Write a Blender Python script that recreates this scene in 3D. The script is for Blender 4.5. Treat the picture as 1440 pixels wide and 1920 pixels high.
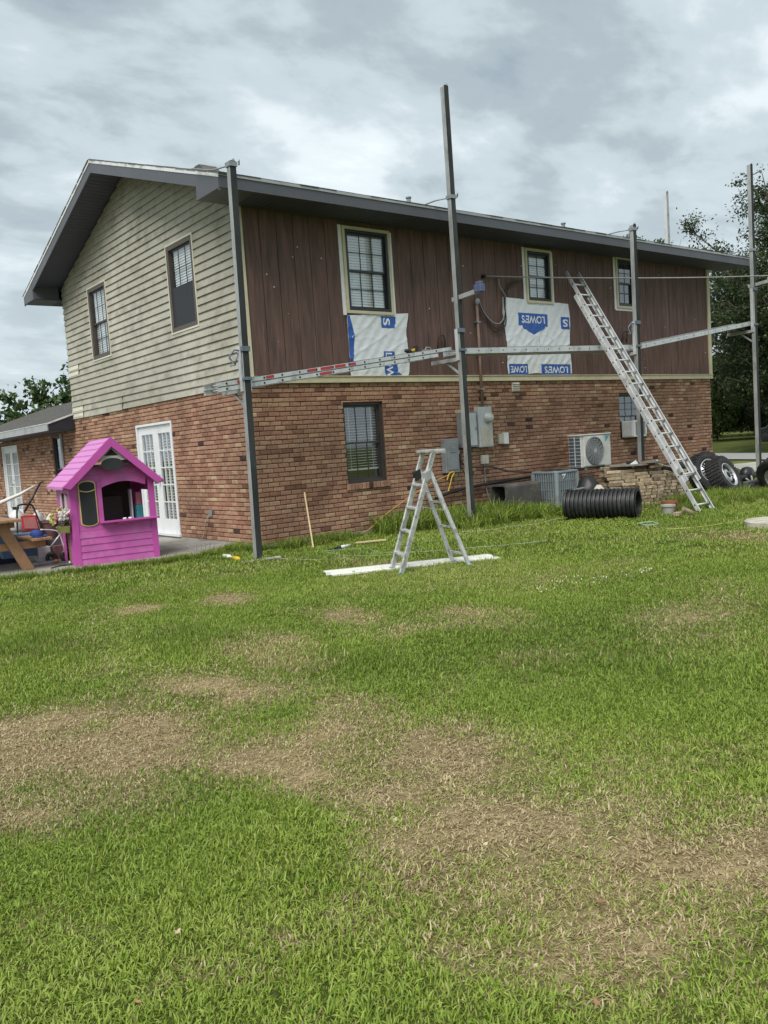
import bpy, bmesh, math, random
import numpy as np
from mathutils import Vector, Matrix
for o in list(bpy.data.objects): bpy.data.objects.remove(o)
SC = bpy.context.scene
COL = SC.collection
R = math.radians
random.seed(7)
RNG = np.random.default_rng(11)

# ------------------------------------------------------------------ camera
yaw, pit, rol = .6653, -.0805, -.0685
Fw = Vector((math.sin(yaw)*math.cos(pit), math.cos(yaw)*math.cos(pit), math.sin(pit)))
Rt = Vector((math.cos(yaw), -math.sin(yaw), 0)); Up = Rt.cross(Fw)
R2 = Rt*math.cos(rol)+Up*math.sin(rol); U2 = Up*math.cos(rol)-Rt*math.sin(rol)
CAM = Vector((-6.5344, -11.4532, 1.4389))
cd = bpy.data.cameras.new('camera'); cam = bpy.data.objects.new('camera', cd); COL.objects.link(cam)
m = Matrix((R2, U2, -Fw)).transposed().to_4x4(); m.translation = CAM
cam.matrix_world = m
cd.sensor_fit = 'VERTICAL'; cd.sensor_height = 36; cd.lens = 36*1576.17/1920
cd.clip_start = .05; cd.clip_end = 3000
SC.camera = cam

# ------------------------------------------------------------------ sky, sun, exposure
SUN_EL, SUN_DIR = R(52), Vector((-.80, -.45, 0)).normalized()
W = bpy.data.worlds.new('World'); SC.world = W; W.use_nodes = True
nt = W.node_tree; nt.nodes.clear()
def N(nt, t, **k):
    n = nt.nodes.new(t)
    for a, b in k.items():
        if a == 'inp':
            for i, v in b.items(): n.inputs[i].default_value = v
        else: setattr(n, a, b)
    return n
def ramp(nt, stops, interp='EASE'):
    n = nt.nodes.new('ShaderNodeValToRGB'); cr = n.color_ramp; cr.interpolation = interp
    while len(cr.elements) < len(stops): cr.elements.new(.5)
    for e, (p, c) in zip(cr.elements, stops):
        e.position = p; e.color = (*c, 1) if len(c) == 3 else c
    return n
L = nt.links.new
sky = N(nt, 'ShaderNodeTexSky', sky_type='NISHITA', sun_disc=False, sun_elevation=SUN_EL,
        sun_rotation=math.atan2(SUN_DIR.x, SUN_DIR.y), air_density=1.3, dust_density=2.0)
tc = N(nt, 'ShaderNodeTexCoord')
sep = N(nt, 'ShaderNodeSeparateXYZ'); L(tc.outputs['Generated'], sep.inputs[0])
zc = N(nt, 'ShaderNodeMath', operation='MAXIMUM', inp={1: 0.0}); L(sep.outputs[2], zc.inputs[0])
za = N(nt, 'ShaderNodeMath', operation='ADD', inp={1: .22}); L(zc.outputs[0], za.inputs[0])
dx = N(nt, 'ShaderNodeMath', operation='DIVIDE'); L(sep.outputs[0], dx.inputs[0]); L(za.outputs[0], dx.inputs[1])
dy = N(nt, 'ShaderNodeMath', operation='DIVIDE'); L(sep.outputs[1], dy.inputs[0]); L(za.outputs[0], dy.inputs[1])
cmb = N(nt, 'ShaderNodeCombineXYZ', inp={2: 3.7}); L(dx.outputs[0], cmb.inputs[0]); L(dy.outputs[0], cmb.inputs[1])
def cloud(scale, detail, rough, off, dist):
    mp = N(nt, 'ShaderNodeMapping'); mp.inputs['Location'].default_value = off
    mp.inputs['Rotation'].default_value = (0, 0, R(-38)); mp.inputs['Scale'].default_value = (1.0, 1.45, 1)
    L(cmb.outputs[0], mp.inputs[0])
    n = N(nt, 'ShaderNodeTexNoise', inp={'Scale': scale, 'Detail': detail, 'Roughness': rough, 'Distortion': dist})
    L(mp.outputs[0], n.inputs[0]); return n
c1 = cloud(1.5, 9, .52, (57.06, 34.9, 0), .25)
c2 = cloud(3.6, 8, .55, (23.4, 52.2, 4), .15)
mixf = N(nt, 'ShaderNodeMix', data_type='FLOAT', inp={0: .47}); L(c1.outputs[0], mixf.inputs[2]); L(c2.outputs[0], mixf.inputs[3])
cr = ramp(nt, [(.33, (.180, .214, .236)), (.44, (.246, .290, .315)), (.53, (.335, .386, .412)), (.63, (.465, .515, .535)), (.72, (.60, .64, .652))])
L(mixf.outputs[0], cr.inputs[0])
skm = N(nt, 'ShaderNodeVectorMath', operation='SCALE', inp={3: .09}); L(sky.outputs[0], skm.inputs[0])
cov = ramp(nt, [(.30, (.72,)*3), (.46, (.96,)*3)]); L(mixf.outputs[0], cov.inputs[0])
mx = N(nt, 'ShaderNodeMix', data_type='RGBA'); L(cov.outputs[0], mx.inputs[0]); L(skm.outputs[0], mx.inputs[6]); L(cr.outputs[0], mx.inputs[7])
# hazy brighter horizon band, all the way round
hz = N(nt, 'ShaderNodeMapRange', inp={1: .0, 2: .30, 3: .62, 4: .0}); L(zc.outputs[0], hz.inputs[0])
mx2 = N(nt, 'ShaderNodeMix', data_type='RGBA'); mx2.inputs[7].default_value = (.40, .455, .485, 1)
L(hz.outputs[0], mx2.inputs[0]); L(mx.outputs[2], mx2.inputs[6])
bg = N(nt, 'ShaderNodeBackground', inp={1: .80}); L(mx2.outputs[2], bg.inputs[0])
out = N(nt, 'ShaderNodeOutputWorld'); L(bg.outputs[0], out.inputs[0])
sd = bpy.data.lights.new('sun', 'SUN'); sd.energy = 1.5; sd.angle = R(35); sd.color = (1, .965, .91)
so = bpy.data.objects.new('sun', sd); COL.objects.link(so)
sv = Vector((SUN_DIR.x*math.cos(SUN_EL), SUN_DIR.y*math.cos(SUN_EL), math.sin(SUN_EL)))
so.rotation_euler = sv.to_track_quat('Z', 'Y').to_euler(); so.location = sv*40
vs = SC.view_settings; vs.view_transform = 'Standard'; vs.look = 'None'; vs.exposure = 1.22; vs.gamma = 1; vs.use_curve_mapping = False
SC.cycles.use_denoising = True
SC.cycles.max_bounces = 6; SC.cycles.transparent_max_bounces = 12; SC.cycles.diffuse_bounces = 3
SC.cycles.glossy_bounces = 3; SC.cycles.transmission_bounces = 4
SC.cycles.caustics_reflective = False; SC.cycles.caustics_refractive = False

# ------------------------------------------------------------------ helpers
def tag(o, label=None, cat=None, group=None, kind=None):
    if label: o['label'] = label
    if cat: o['category'] = cat
    if group: o['group'] = group
    if kind: o['kind'] = kind
    return o
def empty(name, loc, label=None, cat=None, group=None, kind=None, rz=0):
    o = bpy.data.objects.new(name, None); o.location = loc; o.rotation_euler = (0, 0, rz); o.empty_display_size = .2
    COL.objects.link(o); return tag(o, label, cat, group, kind)
def world_of(o):
    M = o.matrix_basis.copy()
    if o.parent: M = world_of(o.parent) @ o.matrix_parent_inverse @ M
    return M
def parent_to(o, p):
    o.parent = p; o.matrix_parent_inverse = world_of(p).inverted()
def link_mesh(name, me, parent=None, **t):
    o = bpy.data.objects.new(name, me); COL.objects.link(o)
    if parent is not None: parent_to(o, parent)
    return tag(o, **t)
def copy_tree(o, off=None, parent=None, M=None):
    c = o.copy(); COL.objects.link(c)
    if parent is not None: c.parent = parent
    elif M is not None: c.matrix_basis = M @ o.matrix_basis
    else: c.location = o.location+Vector(off)
    for ch in list(o.children): copy_tree(ch, parent=c)
    return c
class MB:
    def __init__(s): s.v = []; s.f = []; s.a = []
    def add(s, vs, fs, a=0.):
        b = len(s.v); s.v += [tuple(v) for v in vs]; s.f += [tuple(i+b for i in f) for f in fs]; s.a += [a]*len(fs); return s
    BF = [(0, 3, 2, 1), (4, 5, 6, 7), (0, 1, 5, 4), (1, 2, 6, 5), (2, 3, 7, 6), (3, 0, 4, 7)]
    def box(s, x0, x1, y0, y1, z0, z1, a=0.):
        return s.add([(x0, y0, z0), (x1, y0, z0), (x1, y1, z0), (x0, y1, z0), (x0, y0, z1), (x1, y0, z1), (x1, y1, z1), (x0, y1, z1)], MB.BF, a)
    def obox(s, c, ax, ay, az, a=0.):
        c = Vector(c); ax, ay, az = Vector(ax), Vector(ay), Vector(az)
        P = [c-ax-ay-az, c+ax-ay-az, c+ax+ay-az, c-ax+ay-az, c-ax-ay+az, c+ax-ay+az, c+ax+ay+az, c-ax+ay+az]
        return s.add(P, MB.BF, a)
    def beam(s, p, q, w, h, up=(0, 0, 1), a=0.):
        p, q = Vector(p), Vector(q); d = q-p; u = Vector(up)
        sd_ = d.cross(u)
        if sd_.length < 1e-6: sd_ = d.cross(Vector((1, 0, 0)))
        sd_.normalize(); un = sd_.cross(d).normalized()
        return s.obox((p+q)/2, d/2, sd_*w/2, un*h/2, a)
    def tube(s, pts, r, n=8, caps=True, a=0.):
        pts = [Vector(p) for p in pts]; k = len(pts); rs = r if isinstance(r, (list, tuple)) else [r]*k
        vs = []; ref = None
        for i, p in enumerate(pts):
            d = (pts[min(i+1, k-1)]-pts[max(i-1, 0)]).normalized()
            if ref is None:
                ref = d.orthogonal().normalized()
            else:
                ref = (ref-d*ref.dot(d))
                ref = ref.normalized() if ref.length > 1e-6 else d.orthogonal().normalized()
            b = d.cross(ref)
            for j in range(n):
                t = 2*math.pi*j/n; vs.append(p+(ref*math.cos(t)+b*math.sin(t))*rs[i])
        fs = [(i*n+j, i*n+(j+1) % n, (i+1)*n+(j+1) % n, (i+1)*n+j) for i in range(k-1) for j in range(n)]
        if caps: fs += [tuple(reversed(range(n))), tuple((k-1)*n+j for j in range(n))]
        return s.add(vs, fs, a)
    def lathe(s, prof, c=(0, 0, 0), axis=(0, 0, 1), n=24, a=0., close=False):
        c = Vector(c); ax = Vector(axis).normalized(); u = ax.orthogonal().normalized(); w = ax.cross(u); k = len(prof)
        vs = [c+ax*z+(u*math.cos(2*math.pi*j/n)+w*math.sin(2*math.pi*j/n))*max(r, 1e-4) for r, z in prof for j in range(n)]
        rng = k if close else k-1
        fs = [(i*n+j, i*n+(j+1) % n, ((i+1) % k)*n+(j+1) % n, ((i+1) % k)*n+j) for i in range(rng) for j in range(n)]
        return s.add(vs, fs, a)
    def prism(s, poly, off, a=0.):
        poly = [Vector(p) for p in poly]; off = Vector(off); n = len(poly)
        return s.add(poly+[p+off for p in poly], [tuple(range(n)), tuple(reversed(range(n, 2*n)))]+[(i, i+n, (i+1) % n+n, (i+1) % n) for i in range(n)], a)
    def mesh(s, name, mat=None, smooth=False, attr=None):
        me = bpy.data.meshes.new(name); me.from_pydata(s.v, [], s.f)
        if attr:
            at = me.attributes.new(attr, 'FLOAT', 'FACE'); at.data.foreach_set('value', np.array(s.a, np.float32))
        if mat: me.materials.append(mat)
        if smooth: me.polygons.foreach_set('use_smooth', [True]*len(me.polygons))
        me.update()
        bm = bmesh.new(); bm.from_mesh(me); bmesh.ops.recalc_face_normals(bm, faces=bm.faces); bm.to_mesh(me); bm.free()
        return me
    def build(s, name, mat, parent=None, smooth=False, bevel=0, attr=None, auto=False, **t):
        o = link_mesh(name, s.mesh(name, mat, smooth or auto, attr), parent, **t)
        if bevel:
            b = o.modifiers.new('bevel', 'BEVEL'); b.width = bevel; b.segments = 2; b.limit_method = 'ANGLE'; b.angle_limit = R(40)
        if auto: o.data.set_sharp_from_angle(angle=R(35))
        return o
def rect_minus(r, holes):
    out = [r]
    for h in holes:
        nxt = []
        for (a0, a1, b0, b1) in out:
            c0, c1, d0, d1 = max(a0, h[0]), min(a1, h[1]), max(b0, h[2]), min(b1, h[3])
            if c0 >= c1 or d0 >= d1: nxt.append((a0, a1, b0, b1)); continue
            if a0 < c0: nxt.append((a0, c0, b0, b1))
            if c1 < a1: nxt.append((c1, a1, b0, b1))
            if b0 < d0: nxt.append((c0, c1, b0, d0))
            if d1 < b1: nxt.append((c0, c1, d1, b1))
        out = nxt
    return out
def hashgrid(ix, iy, seed):
    v = np.sin(ix*127.1+iy*311.7+seed*74.7)*43758.5453
    return v-np.floor(v)
def vnoise(x, y, seed=0):
    ix, iy = np.floor(x), np.floor(y); fx, fy = x-ix, y-iy
    fx = fx*fx*(3-2*fx); fy = fy*fy*(3-2*fy)
    a, b = hashgrid(ix, iy, seed), hashgrid(ix+1, iy, seed); c, d = hashgrid(ix, iy+1, seed), hashgrid(ix+1, iy+1, seed)
    return (a*(1-fx)+b*fx)*(1-fy)+(c*(1-fx)+d*fx)*fy
def fbm(x, y, sc, oct=4, seed=0):
    t, am, s_ = 0, .5, 0
    for k in range(oct):
        t = t+am*vnoise(x*sc, y*sc, seed+k*13); s_ += am; am *= .55; sc *= 2.03
    return t/s_

# ------------------------------------------------------------------ materials
MATS = {}
def newmat(name):
    m = bpy.data.materials.new(name); m.use_nodes = True; nt = m.node_tree; nt.nodes.clear()
    o = N(nt, 'ShaderNodeOutputMaterial'); p = N(nt, 'ShaderNodeBsdfPrincipled'); nt.links.new(p.outputs[0], o.inputs[0])
    MATS[name] = m; return m, nt, p, o
def mat(name, c, rough=.6, metal=0., var=.12, scale=8., bump=.0, bscale=60., c2=None, thr=(.45, .62), spec=.5, stretch=(1, 1, 1), rvar=.1, detail=5, dirt=None, dscale=2.5, dthr=(.5, .7)):
    m, nt, p, o = newmat(name); L = nt.links.new
    g = N(nt, 'ShaderNodeTexCoord'); mp = N(nt, 'ShaderNodeMapping'); mp.inputs['Scale'].default_value = stretch
    L(g.outputs['Object'], mp.inputs[0])
    n = N(nt, 'ShaderNodeTexNoise', inp={'Scale': scale, 'Detail': detail, 'Roughness': .6}); L(mp.outputs[0], n.inputs[0])
    lo = tuple(max(0, v*(1-var)) for v in c); hi = tuple(min(1, v*(1+var)) for v in c)
    r = ramp(nt, [(.3, lo), (.7, hi)], 'LINEAR'); L(n.outputs[0], r.inputs[0]); col = r.outputs[0]
    def over(col, cc, sc, th, seed):
        mp2 = N(nt, 'ShaderNodeMapping'); mp2.inputs['Scale'].default_value = stretch; mp2.inputs['Location'].default_value = (seed, seed*1.7, 0)
        L(g.outputs['Object'], mp2.inputs[0])
        n2 = N(nt, 'ShaderNodeTexNoise', inp={'Scale': sc, 'Detail': 7, 'Roughness': .65}); L(mp2.outputs[0], n2.inputs[0])
        mr = N(nt, 'ShaderNodeMapRange', inp={1: th[0], 2: th[1], 3: 0., 4: 1.}); L(n2.outputs[0], mr.inputs[0])
        x = N(nt, 'ShaderNodeMix', data_type='RGBA'); x.inputs[7].default_value = (*cc, 1)
        L(mr.outputs[0], x.inputs[0]); L(col, x.inputs[6]); return x.outputs[2]
    if c2: col = over(col, c2, scale*.6, thr, 3.3)
    if dirt: col = over(col, dirt, dscale, dthr, 9.1)
    L(col, p.inputs['Base Color'])
    p.inputs['Metallic'].default_value = metal; p.inputs['Specular IOR Level'].default_value = spec
    rr = N(nt, 'ShaderNodeMapRange', inp={1: .3, 2: .7, 3: max(.02, rough-rvar), 4: min(1, rough+rvar)}); L(n.outputs[0], rr.inputs[0]); L(rr.outputs[0], p.inputs['Roughness'])
    if bump:
        n3 = N(nt, 'ShaderNodeTexNoise', inp={'Scale': bscale, 'Detail': 4}); L(mp.outputs[0], n3.inputs[0])
        b = N(nt, 'ShaderNodeBump', inp={'Strength': bump, 'Distance': .01}); L(n3.outputs[0], b.inputs['Height']); L(b.outputs[0], p.inputs['Normal'])
    return m
# special materials -------------------------------------------------
def brick_mat():
    m, nt, p, o = newmat('brick'); L = nt.links.new
    a = N(nt, 'ShaderNodeAttribute', attribute_name='rnd')
    r = ramp(nt, [(0, (.050, .034, .030)), (.06, (.120, .070, .054)), (.15, (.225, .108, .074)), (.33, (.325, .175, .120)), (.52, (.395, .232, .160)), (.70, (.45, .290, .190)), (.85, (.51, .375, .235)), (.95, (.56, .43, .30)), (1, (.68, .60, .50))], 'LINEAR')
    L(a.outputs['Fac'], r.inputs[0])
    g = N(nt, 'ShaderNodeTexCoord'); gg = N(nt, 'ShaderNodeNewGeometry')
    n = N(nt, 'ShaderNodeTexNoise', inp={'Scale': 22, 'Detail': 6, 'Roughness': .65}); L(gg.outputs['Position'], n.inputs[0])
    n2 = N(nt, 'ShaderNodeTexNoise', inp={'Scale': 1.1, 'Detail': 5, 'Roughness': .6}); L(gg.outputs['Position'], n2.inputs[0])
    v = ramp(nt, [(.3, (.74,)*3), (.68, (1.20,)*3)], 'LINEAR'); L(n.outputs[0], v.inputs[0])
    v2 = ramp(nt, [(.33, (.70, .71, .69)), (.64, (1.10, 1.07, 1.04))], 'LINEAR'); L(n2.outputs[0], v2.inputs[0])
    x = N(nt, 'ShaderNodeMix', data_type='RGBA', blend_type='MULTIPLY', inp={0: 1.}); L(r.outputs[0], x.inputs[6]); L(v.outputs[0], x.inputs[7])
    y = N(nt, 'ShaderNodeMix', data_type='RGBA', blend_type='MULTIPLY', inp={0: 1.}); L(x.outputs[2], y.inputs[6]); L(v2.outputs[0], y.inputs[7])
    L(y.outputs[2], p.inputs['Base Color']); p.inputs['Roughness'].default_value = .9; p.inputs['Specular IOR Level'].default_value = .25
    n3 = N(nt, 'ShaderNodeTexNoise', inp={'Scale': 90, 'Detail': 4}); L(gg.outputs['Position'], n3.inputs[0])
    b = N(nt, 'ShaderNodeBump', inp={'Strength': .5, 'Distance': .006}); L(n3.outputs[0], b.inputs['Height']); L(b.outputs[0], p.inputs['Normal'])
    return m
BRICK = brick_mat()
MORTAR = mat('mortar', (.120, .072, .055), .95, var=.3, scale=6, bump=.5, bscale=120)
CONC = mat('concrete', (.36, .34, .30), .92, var=.18, scale=3, bump=.3, bscale=80, c2=(.22, .205, .175), thr=(.5, .68), dirt=(.15, .14, .115), dscale=1.3, dthr=(.56, .74))
SLABM = mat('patio_concrete', (.33, .315, .285), .92, var=.16, scale=2.2, bump=.25, bscale=70, c2=(.20, .19, .165), thr=(.48, .66), dirt=(.13, .125, .105), dscale=.8, dthr=(.52, .72))
SIDING = mat('vinyl_siding', (.448, .430, .355), .62, var=.10, scale=1.1, bump=.1, bscale=30, c2=(.33, .31, .245), thr=(.42, .66), dirt=(.20, .185, .145), dscale=4.0, dthr=(.48, .80), stretch=(1, .8, 1.0))
SIDING2 = mat('vinyl_siding_clean', (.64, .62, .50), .55, var=.06, scale=3, c2=(.44, .43, .31), thr=(.5, .7), stretch=(1, .5, 1.5))
BOARD = mat('brown_board', (.140, .080, .066), .8, var=.34, scale=8, bump=.6, bscale=40, c2=(.092, .056, .047), thr=(.46, .62), dirt=(.185, .120, .102), dscale=1.4, dthr=(.54, .78), stretch=(2.2, 2.2, .22))
SPECK = mat('paint_speck', (.72, .70, .66), .8)
CREAM = mat('cream_trim', (.60, .54, .37), .7, var=.10, scale=6, c2=(.50, .44, .28), thr=(.55, .75), bump=.1)
WHITETAPE = mat('white_flashing', (.80, .80, .79), .5, var=.05)
FASCIA = mat('fascia_paint', (.082, .086, .100), .42, var=.10, scale=1.2, dirt=(.09, .088, .095), dscale=3, dthr=(.5, .7))
SOFFIT = mat('soffit_paint', (.062, .067, .090), .6, var=.12, scale=2)
DRIP = mat('drip_edge', (.72, .73, .73), .4, var=.08, scale=3, dirt=(.34, .34, .33), dscale=5)
SHINGLE = mat('shingle', (.105, .100, .094), .95, var=.35, scale=30, bump=.9, bscale=160, c2=(.16, .15, .135), thr=(.5, .62))
DARKTRIM = mat('dark_gable_trim', (.022, .022, .030), .6, var=.2)
GUTTER = mat('grey_fascia', (.36, .37, .38), .45, var=.08, dirt=(.24, .24, .235), dscale=3)
WHITEP = mat('white_paint', (.74, .755, .76), .38, var=.05, scale=3, dirt=(.58, .585, .57), dscale=3, dthr=(.55, .8))
BRONZE = mat('bronze_frame', (.050, .043, .040), .45, var=.15)
BROWNF = mat('brown_window_frame', (.095, .078, .066), .55, var=.15)
BLACKF = mat('black_green_frame', (.022, .028, .028), .35, var=.15)
BLIND = mat('blind_slats', (.90, .92, .91), .5, var=.06)
BLINDB = mat('dusty_blind', (.60, .61, .60), .6, var=.1)
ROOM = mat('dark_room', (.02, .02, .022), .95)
SCREEN = mat('insect_screen', (.030, .032, .040), .75, var=.1)
BLACK = mat('black_plastic', (.016, .016, .018), .45, var=.2)
RUBBER = mat('rubber', (.020, .020, .021), .85, var=.3, scale=12, bump=.3)
ALU = mat('aluminium', (.60, .61, .61), .42, metal=.35, var=.15, scale=5, bump=.06, bscale=25, dirt=(.30, .30, .29), dscale=7, dthr=(.52, .75), stretch=(1, 1, .5))
ALUD = mat('dull_aluminium', (.42, .43, .43), .48, metal=.35, var=.15, scale=6, dirt=(.23, .23, .22), dscale=5, dthr=(.5, .7))
POLEA = mat('pole_aluminium', (.37, .385, .375), .45, metal=.3, var=.18, scale=5, dirt=(.22, .225, .215), dscale=6, dthr=(.5, .72), stretch=(1, 1, .4))
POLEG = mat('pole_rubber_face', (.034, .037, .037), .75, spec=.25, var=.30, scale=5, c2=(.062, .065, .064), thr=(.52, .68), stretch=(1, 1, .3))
STEELG = mat('galvanised_steel', (.30, .32, .34), .5, metal=.55, var=.2, scale=20)
BLUESTEEL = mat('blue_grey_steel', (.16, .19, .23), .5, metal=.4, var=.2, scale=15)
REDST = mat('red_sticker', (.42, .035, .045), .5, var=.15, scale=14, c2=(.55, .30, .30), thr=(.66, .76))
RUNGM = mat('ladder_rung', (.68, .69, .69), .35, metal=.35, var=.1)
DARKHOLE = mat('dark_hole', (.012, .012, .012), .9)
WRAPW = mat('house_wrap', (.74, .77, .79), .42, var=.05, scale=3, dirt=(.66, .66, .63), dscale=2.2, dthr=(.5, .8))
WRAPB = mat('house_wrap_blue', (.028, .105, .40), .45, var=.08)
PINE = mat('raw_pine', (.60, .46, .26), .75, var=.14, scale=10, stretch=(1, 1, .2), bump=.1)
PICNIC = mat('stained_wood', (.335, .185, .095), .65, var=.22, scale=9, bump=.25, bscale=50, stretch=(.5, .5, 1), c2=(.25, .13, .065), thr=(.5, .68))
def glass():
    m, nt, p, o = newmat('window_glass'); L = nt.links.new
    nt.nodes.remove(p)
    t = N(nt, 'ShaderNodeBsdfTransparent'); t.inputs[0].default_value = (.94, .96, .95, 1)
    g = N(nt, 'ShaderNodeBsdfGlossy', inp={'Roughness': .04}); g.inputs[0].default_value = (.9, .93, .95, 1)
    lw = N(nt, 'ShaderNodeLayerWeight', inp={0: .5}); pw = N(nt, 'ShaderNodeMath', operation='POWER', inp={1: 3.0}); L(lw.outputs['Facing'], pw.inputs[0])
    f = N(nt, 'ShaderNodeMapRange', inp={1: 0., 2: 1., 3: .19, 4: .80}); L(pw.outputs[0], f.inputs[0]); x = N(nt, 'ShaderNodeMixShader')
    L(f.outputs[0], x.inputs[0]); L(t.outputs[0], x.inputs[1]); L(g.outputs[0], x.inputs[2]); L(x.outputs[0], o.inputs[0]); return m
GLASS = glass()

# ------------------------------------------------------------------ the house
HL, HW = 13.05, 8.10           # length along x, depth along y
EZ, OV, RO = 5.36, .714, .614  # eave height, eave overhang, rake overhang
SL = (6.96-EZ)/(HW/2+OV)
def ztop(y): return EZ+SL*(min(y, HW-y)+OV)
house = empty('brick_house', (0, 0, 0), 'two storey brick house with brown board upper wall and mildewed cream gable siding', 'house')
def wl(u, d, z): return (u, -d, z)       # long wall, d = outward
def wg(u, d, z): return (-d, u, z)       # gable wall
def wbox(mb, w, u0, u1, d0, d1, z0, z1, a=0.):
    p, q = w(u0, d0, z0), w(u1, d1, z1)
    return mb.box(min(p[0], q[0]), max(p[0], q[0]), min(p[1], q[1]), max(p[1], q[1]), min(p[2], q[2]), max(p[2], q[2]), a)
HOLE_L = [(1.742, 2.583, .811, 2.171), (9.30, 10.20, 1.18, 2.20)]
HOLE_LU = [(1.99, 2.895, 3.70, 5.03), (6.45, 7.13, 4.09, 5.06), (9.385, 10.02, 4.12, 5.13)]
HOLE_G = [(2.94, 4.59, 0.03, 2.13)]
HOLE_GU = [(5.459, 6.4595, 3.627, 5.096), (1.485, 2.489, 3.627, 5.096)]
HOLE_W = [(13.04, 14.60, .03, 2.11), (9.27, 9.93, .55, 2.18)]

def backing(name, w, rect, holes, d0, d1, m):
    mb = MB()
    for (a0, a1, b0, b1) in rect_minus(rect, holes): wbox(mb, w, a0, a1, d0, d1, b0, b1)
    return mb.build(name, m, house)
long_wall = backing('long_brick_wall', wl, (0.012, HL-.012, -.0, 2.5), HOLE_L, -.20, -.013, MORTAR)
gable_wall = backing('gable_brick_wall', wg, (0.202, HW, -.0, 2.5), HOLE_G, -.20, -.013, MORTAR)
wing_wall = backing('wing_brick_wall', wg, (HW, 17.2, -.0, 2.24), HOLE_W, -.20, -.013, MORTAR)
mb = MB(); mb.box(-.004, HL, -.004, .25, -.5, -.002); mb.box(-.004, .25, .25, 17.2, -.5, -.002); mb.build('foundation', CONC, house)
CH, BL = 2.5/34, .203
rb = random.Random(3)
def brick_rnd(z):
    t = rb.random()
    if t < .018: return rb.uniform(0, .1)
    if t < .030: return rb.uniform(.82, .95)
    return min(.92, max(.1, rb.gauss(.49, .135)))
def brick_geo(mb, P, u0, u1, z0, z1, a, dj):
    J = lambda s: rb.uniform(-s, s)
    c = .006
    o = [(u0+J(.002), z0+J(.002)), (u1+J(.002), z0+J(.002)), (u1+J(.002), z1+J(.002)), (u0+J(.002), z1+J(.002))]
    i = [(u0+c+J(.002), z0+c+J(.0015)), (u1-c+J(.002), z0+c+J(.0015)), (u1-c+J(.002), z1-c+J(.0015)), (u0+c+J(.002), z1-c+J(.0015))]
    vs = [P(u, -.025, z) for u, z in o]+[P(u, dj-.005, z) for u, z in o]+[P(u, dj+J(.0015), z) for u, z in i]
    fs = [(8, 9, 10, 11)]+[(4+k, 4+(k+1) % 4, 8+(k+1) % 4, 8+k) for k in range(4)]+[(k, (k+1) % 4, 4+(k+1) % 4, 4+k) for k in range(4)]
    mb.add(vs, fs, a)
def lay(w, u0, u1, zmax, holes, off):
    out = []; c = 0; z = 0.
    while z < zmax-.02:
        z0, z1 = z+.006, min(zmax-.003, z+CH-.007)
        u = u0-(BL*.5 if (c+off) % 2 else 0)+rb.uniform(-.015, .015)
        while u < u1:
            ln = BL*rb.choice((1, 1, 1, 1, .97, 1.03))
            a, b = max(u0, u+.0065), min(u1, u+ln-.0065)
            if b-a > .02:
                for (a0, a1, b0, b1) in rect_minus((a, b, z0, z1), [(h[0]-.004, h[1]+.004, h[2]-.004, h[3]+.004) for h in holes]):
                    if a1-a0 > .015 and b1-b0 > .012:
                        out.append((w, a0, a1, b0, b1, brick_rnd(z), (a1-a0) > .182 and (b1-b0) > .055))
            u += ln
        z += CH; c += 1
    return out
SILL = [(1.70, 2.63, .700, .811)]
bricks_l = lay(wl, 0.0, HL, 2.5, HOLE_L+SILL, 0)
bricks_g = lay(wg, 0.0, HW, 2.5, HOLE_G, 1)
bricks_w = lay(wg, HW, 17.2, 2.24, HOLE_W, 0)
def parea(b):
    w, a0, a1, z0, z1, r, full = b
    c = Vector(w((a0+a1)/2, 0, (z0+z1)/2)); d = c-CAM; n = Vector(w(0, 1, 0)); return -d.normalized().dot(n)/d.length_squared*(a1-a0)
cand = sorted([b for b in bricks_l+bricks_g if b[6] and not (b[0] is wg and b[1] > 5)], key=parea, reverse=True)[:285]
cset = set(map(id, cand))
bvar = {}
for w in (wl, wg):
    for k in range(24):
        mb = MB(); brick_geo(mb, w, -BL/2+.0065, BL/2-.0065, -.0302, .0302, brick_rnd(0) if k > 0 else .12, rb.uniform(-.003, .004)); bvar[w, k] = mb.mesh('brick', BRICK, attr='rnd')
for b in cand:
    w = b[0]; o = bpy.data.objects.new('brick', bvar[w, rb.randrange(24)]); COL.objects.link(o)
    o.location = w((b[1]+b[2])/2, 0, (b[3]+b[4])/2); parent_to(o, long_wall if w is wl else gable_wall)
for part, lst in ((long_wall, bricks_l), (gable_wall, bricks_g), (wing_wall, bricks_w)):
    mb = MB()
    for b in lst:
        if id(b) in cset: continue
        brick_geo(mb, b[0], b[1], b[2], b[3], b[4], b[5], rb.uniform(-.003, .004))
    mb.build('brick_courses', BRICK, part, attr='rnd', kind='stuff')
u = 1.705
while u < 2.60:      # rowlock sill under the low window
    mb = MB(); brick_geo(mb, lambda a, d, z: (a, -d-.03 if d > -.02 else -d, z), u, u+.068, .705, .806, brick_rnd(0), 0); mb.build('sill_brick', BRICK, long_wall, attr='rnd'); u += .0775

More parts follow.
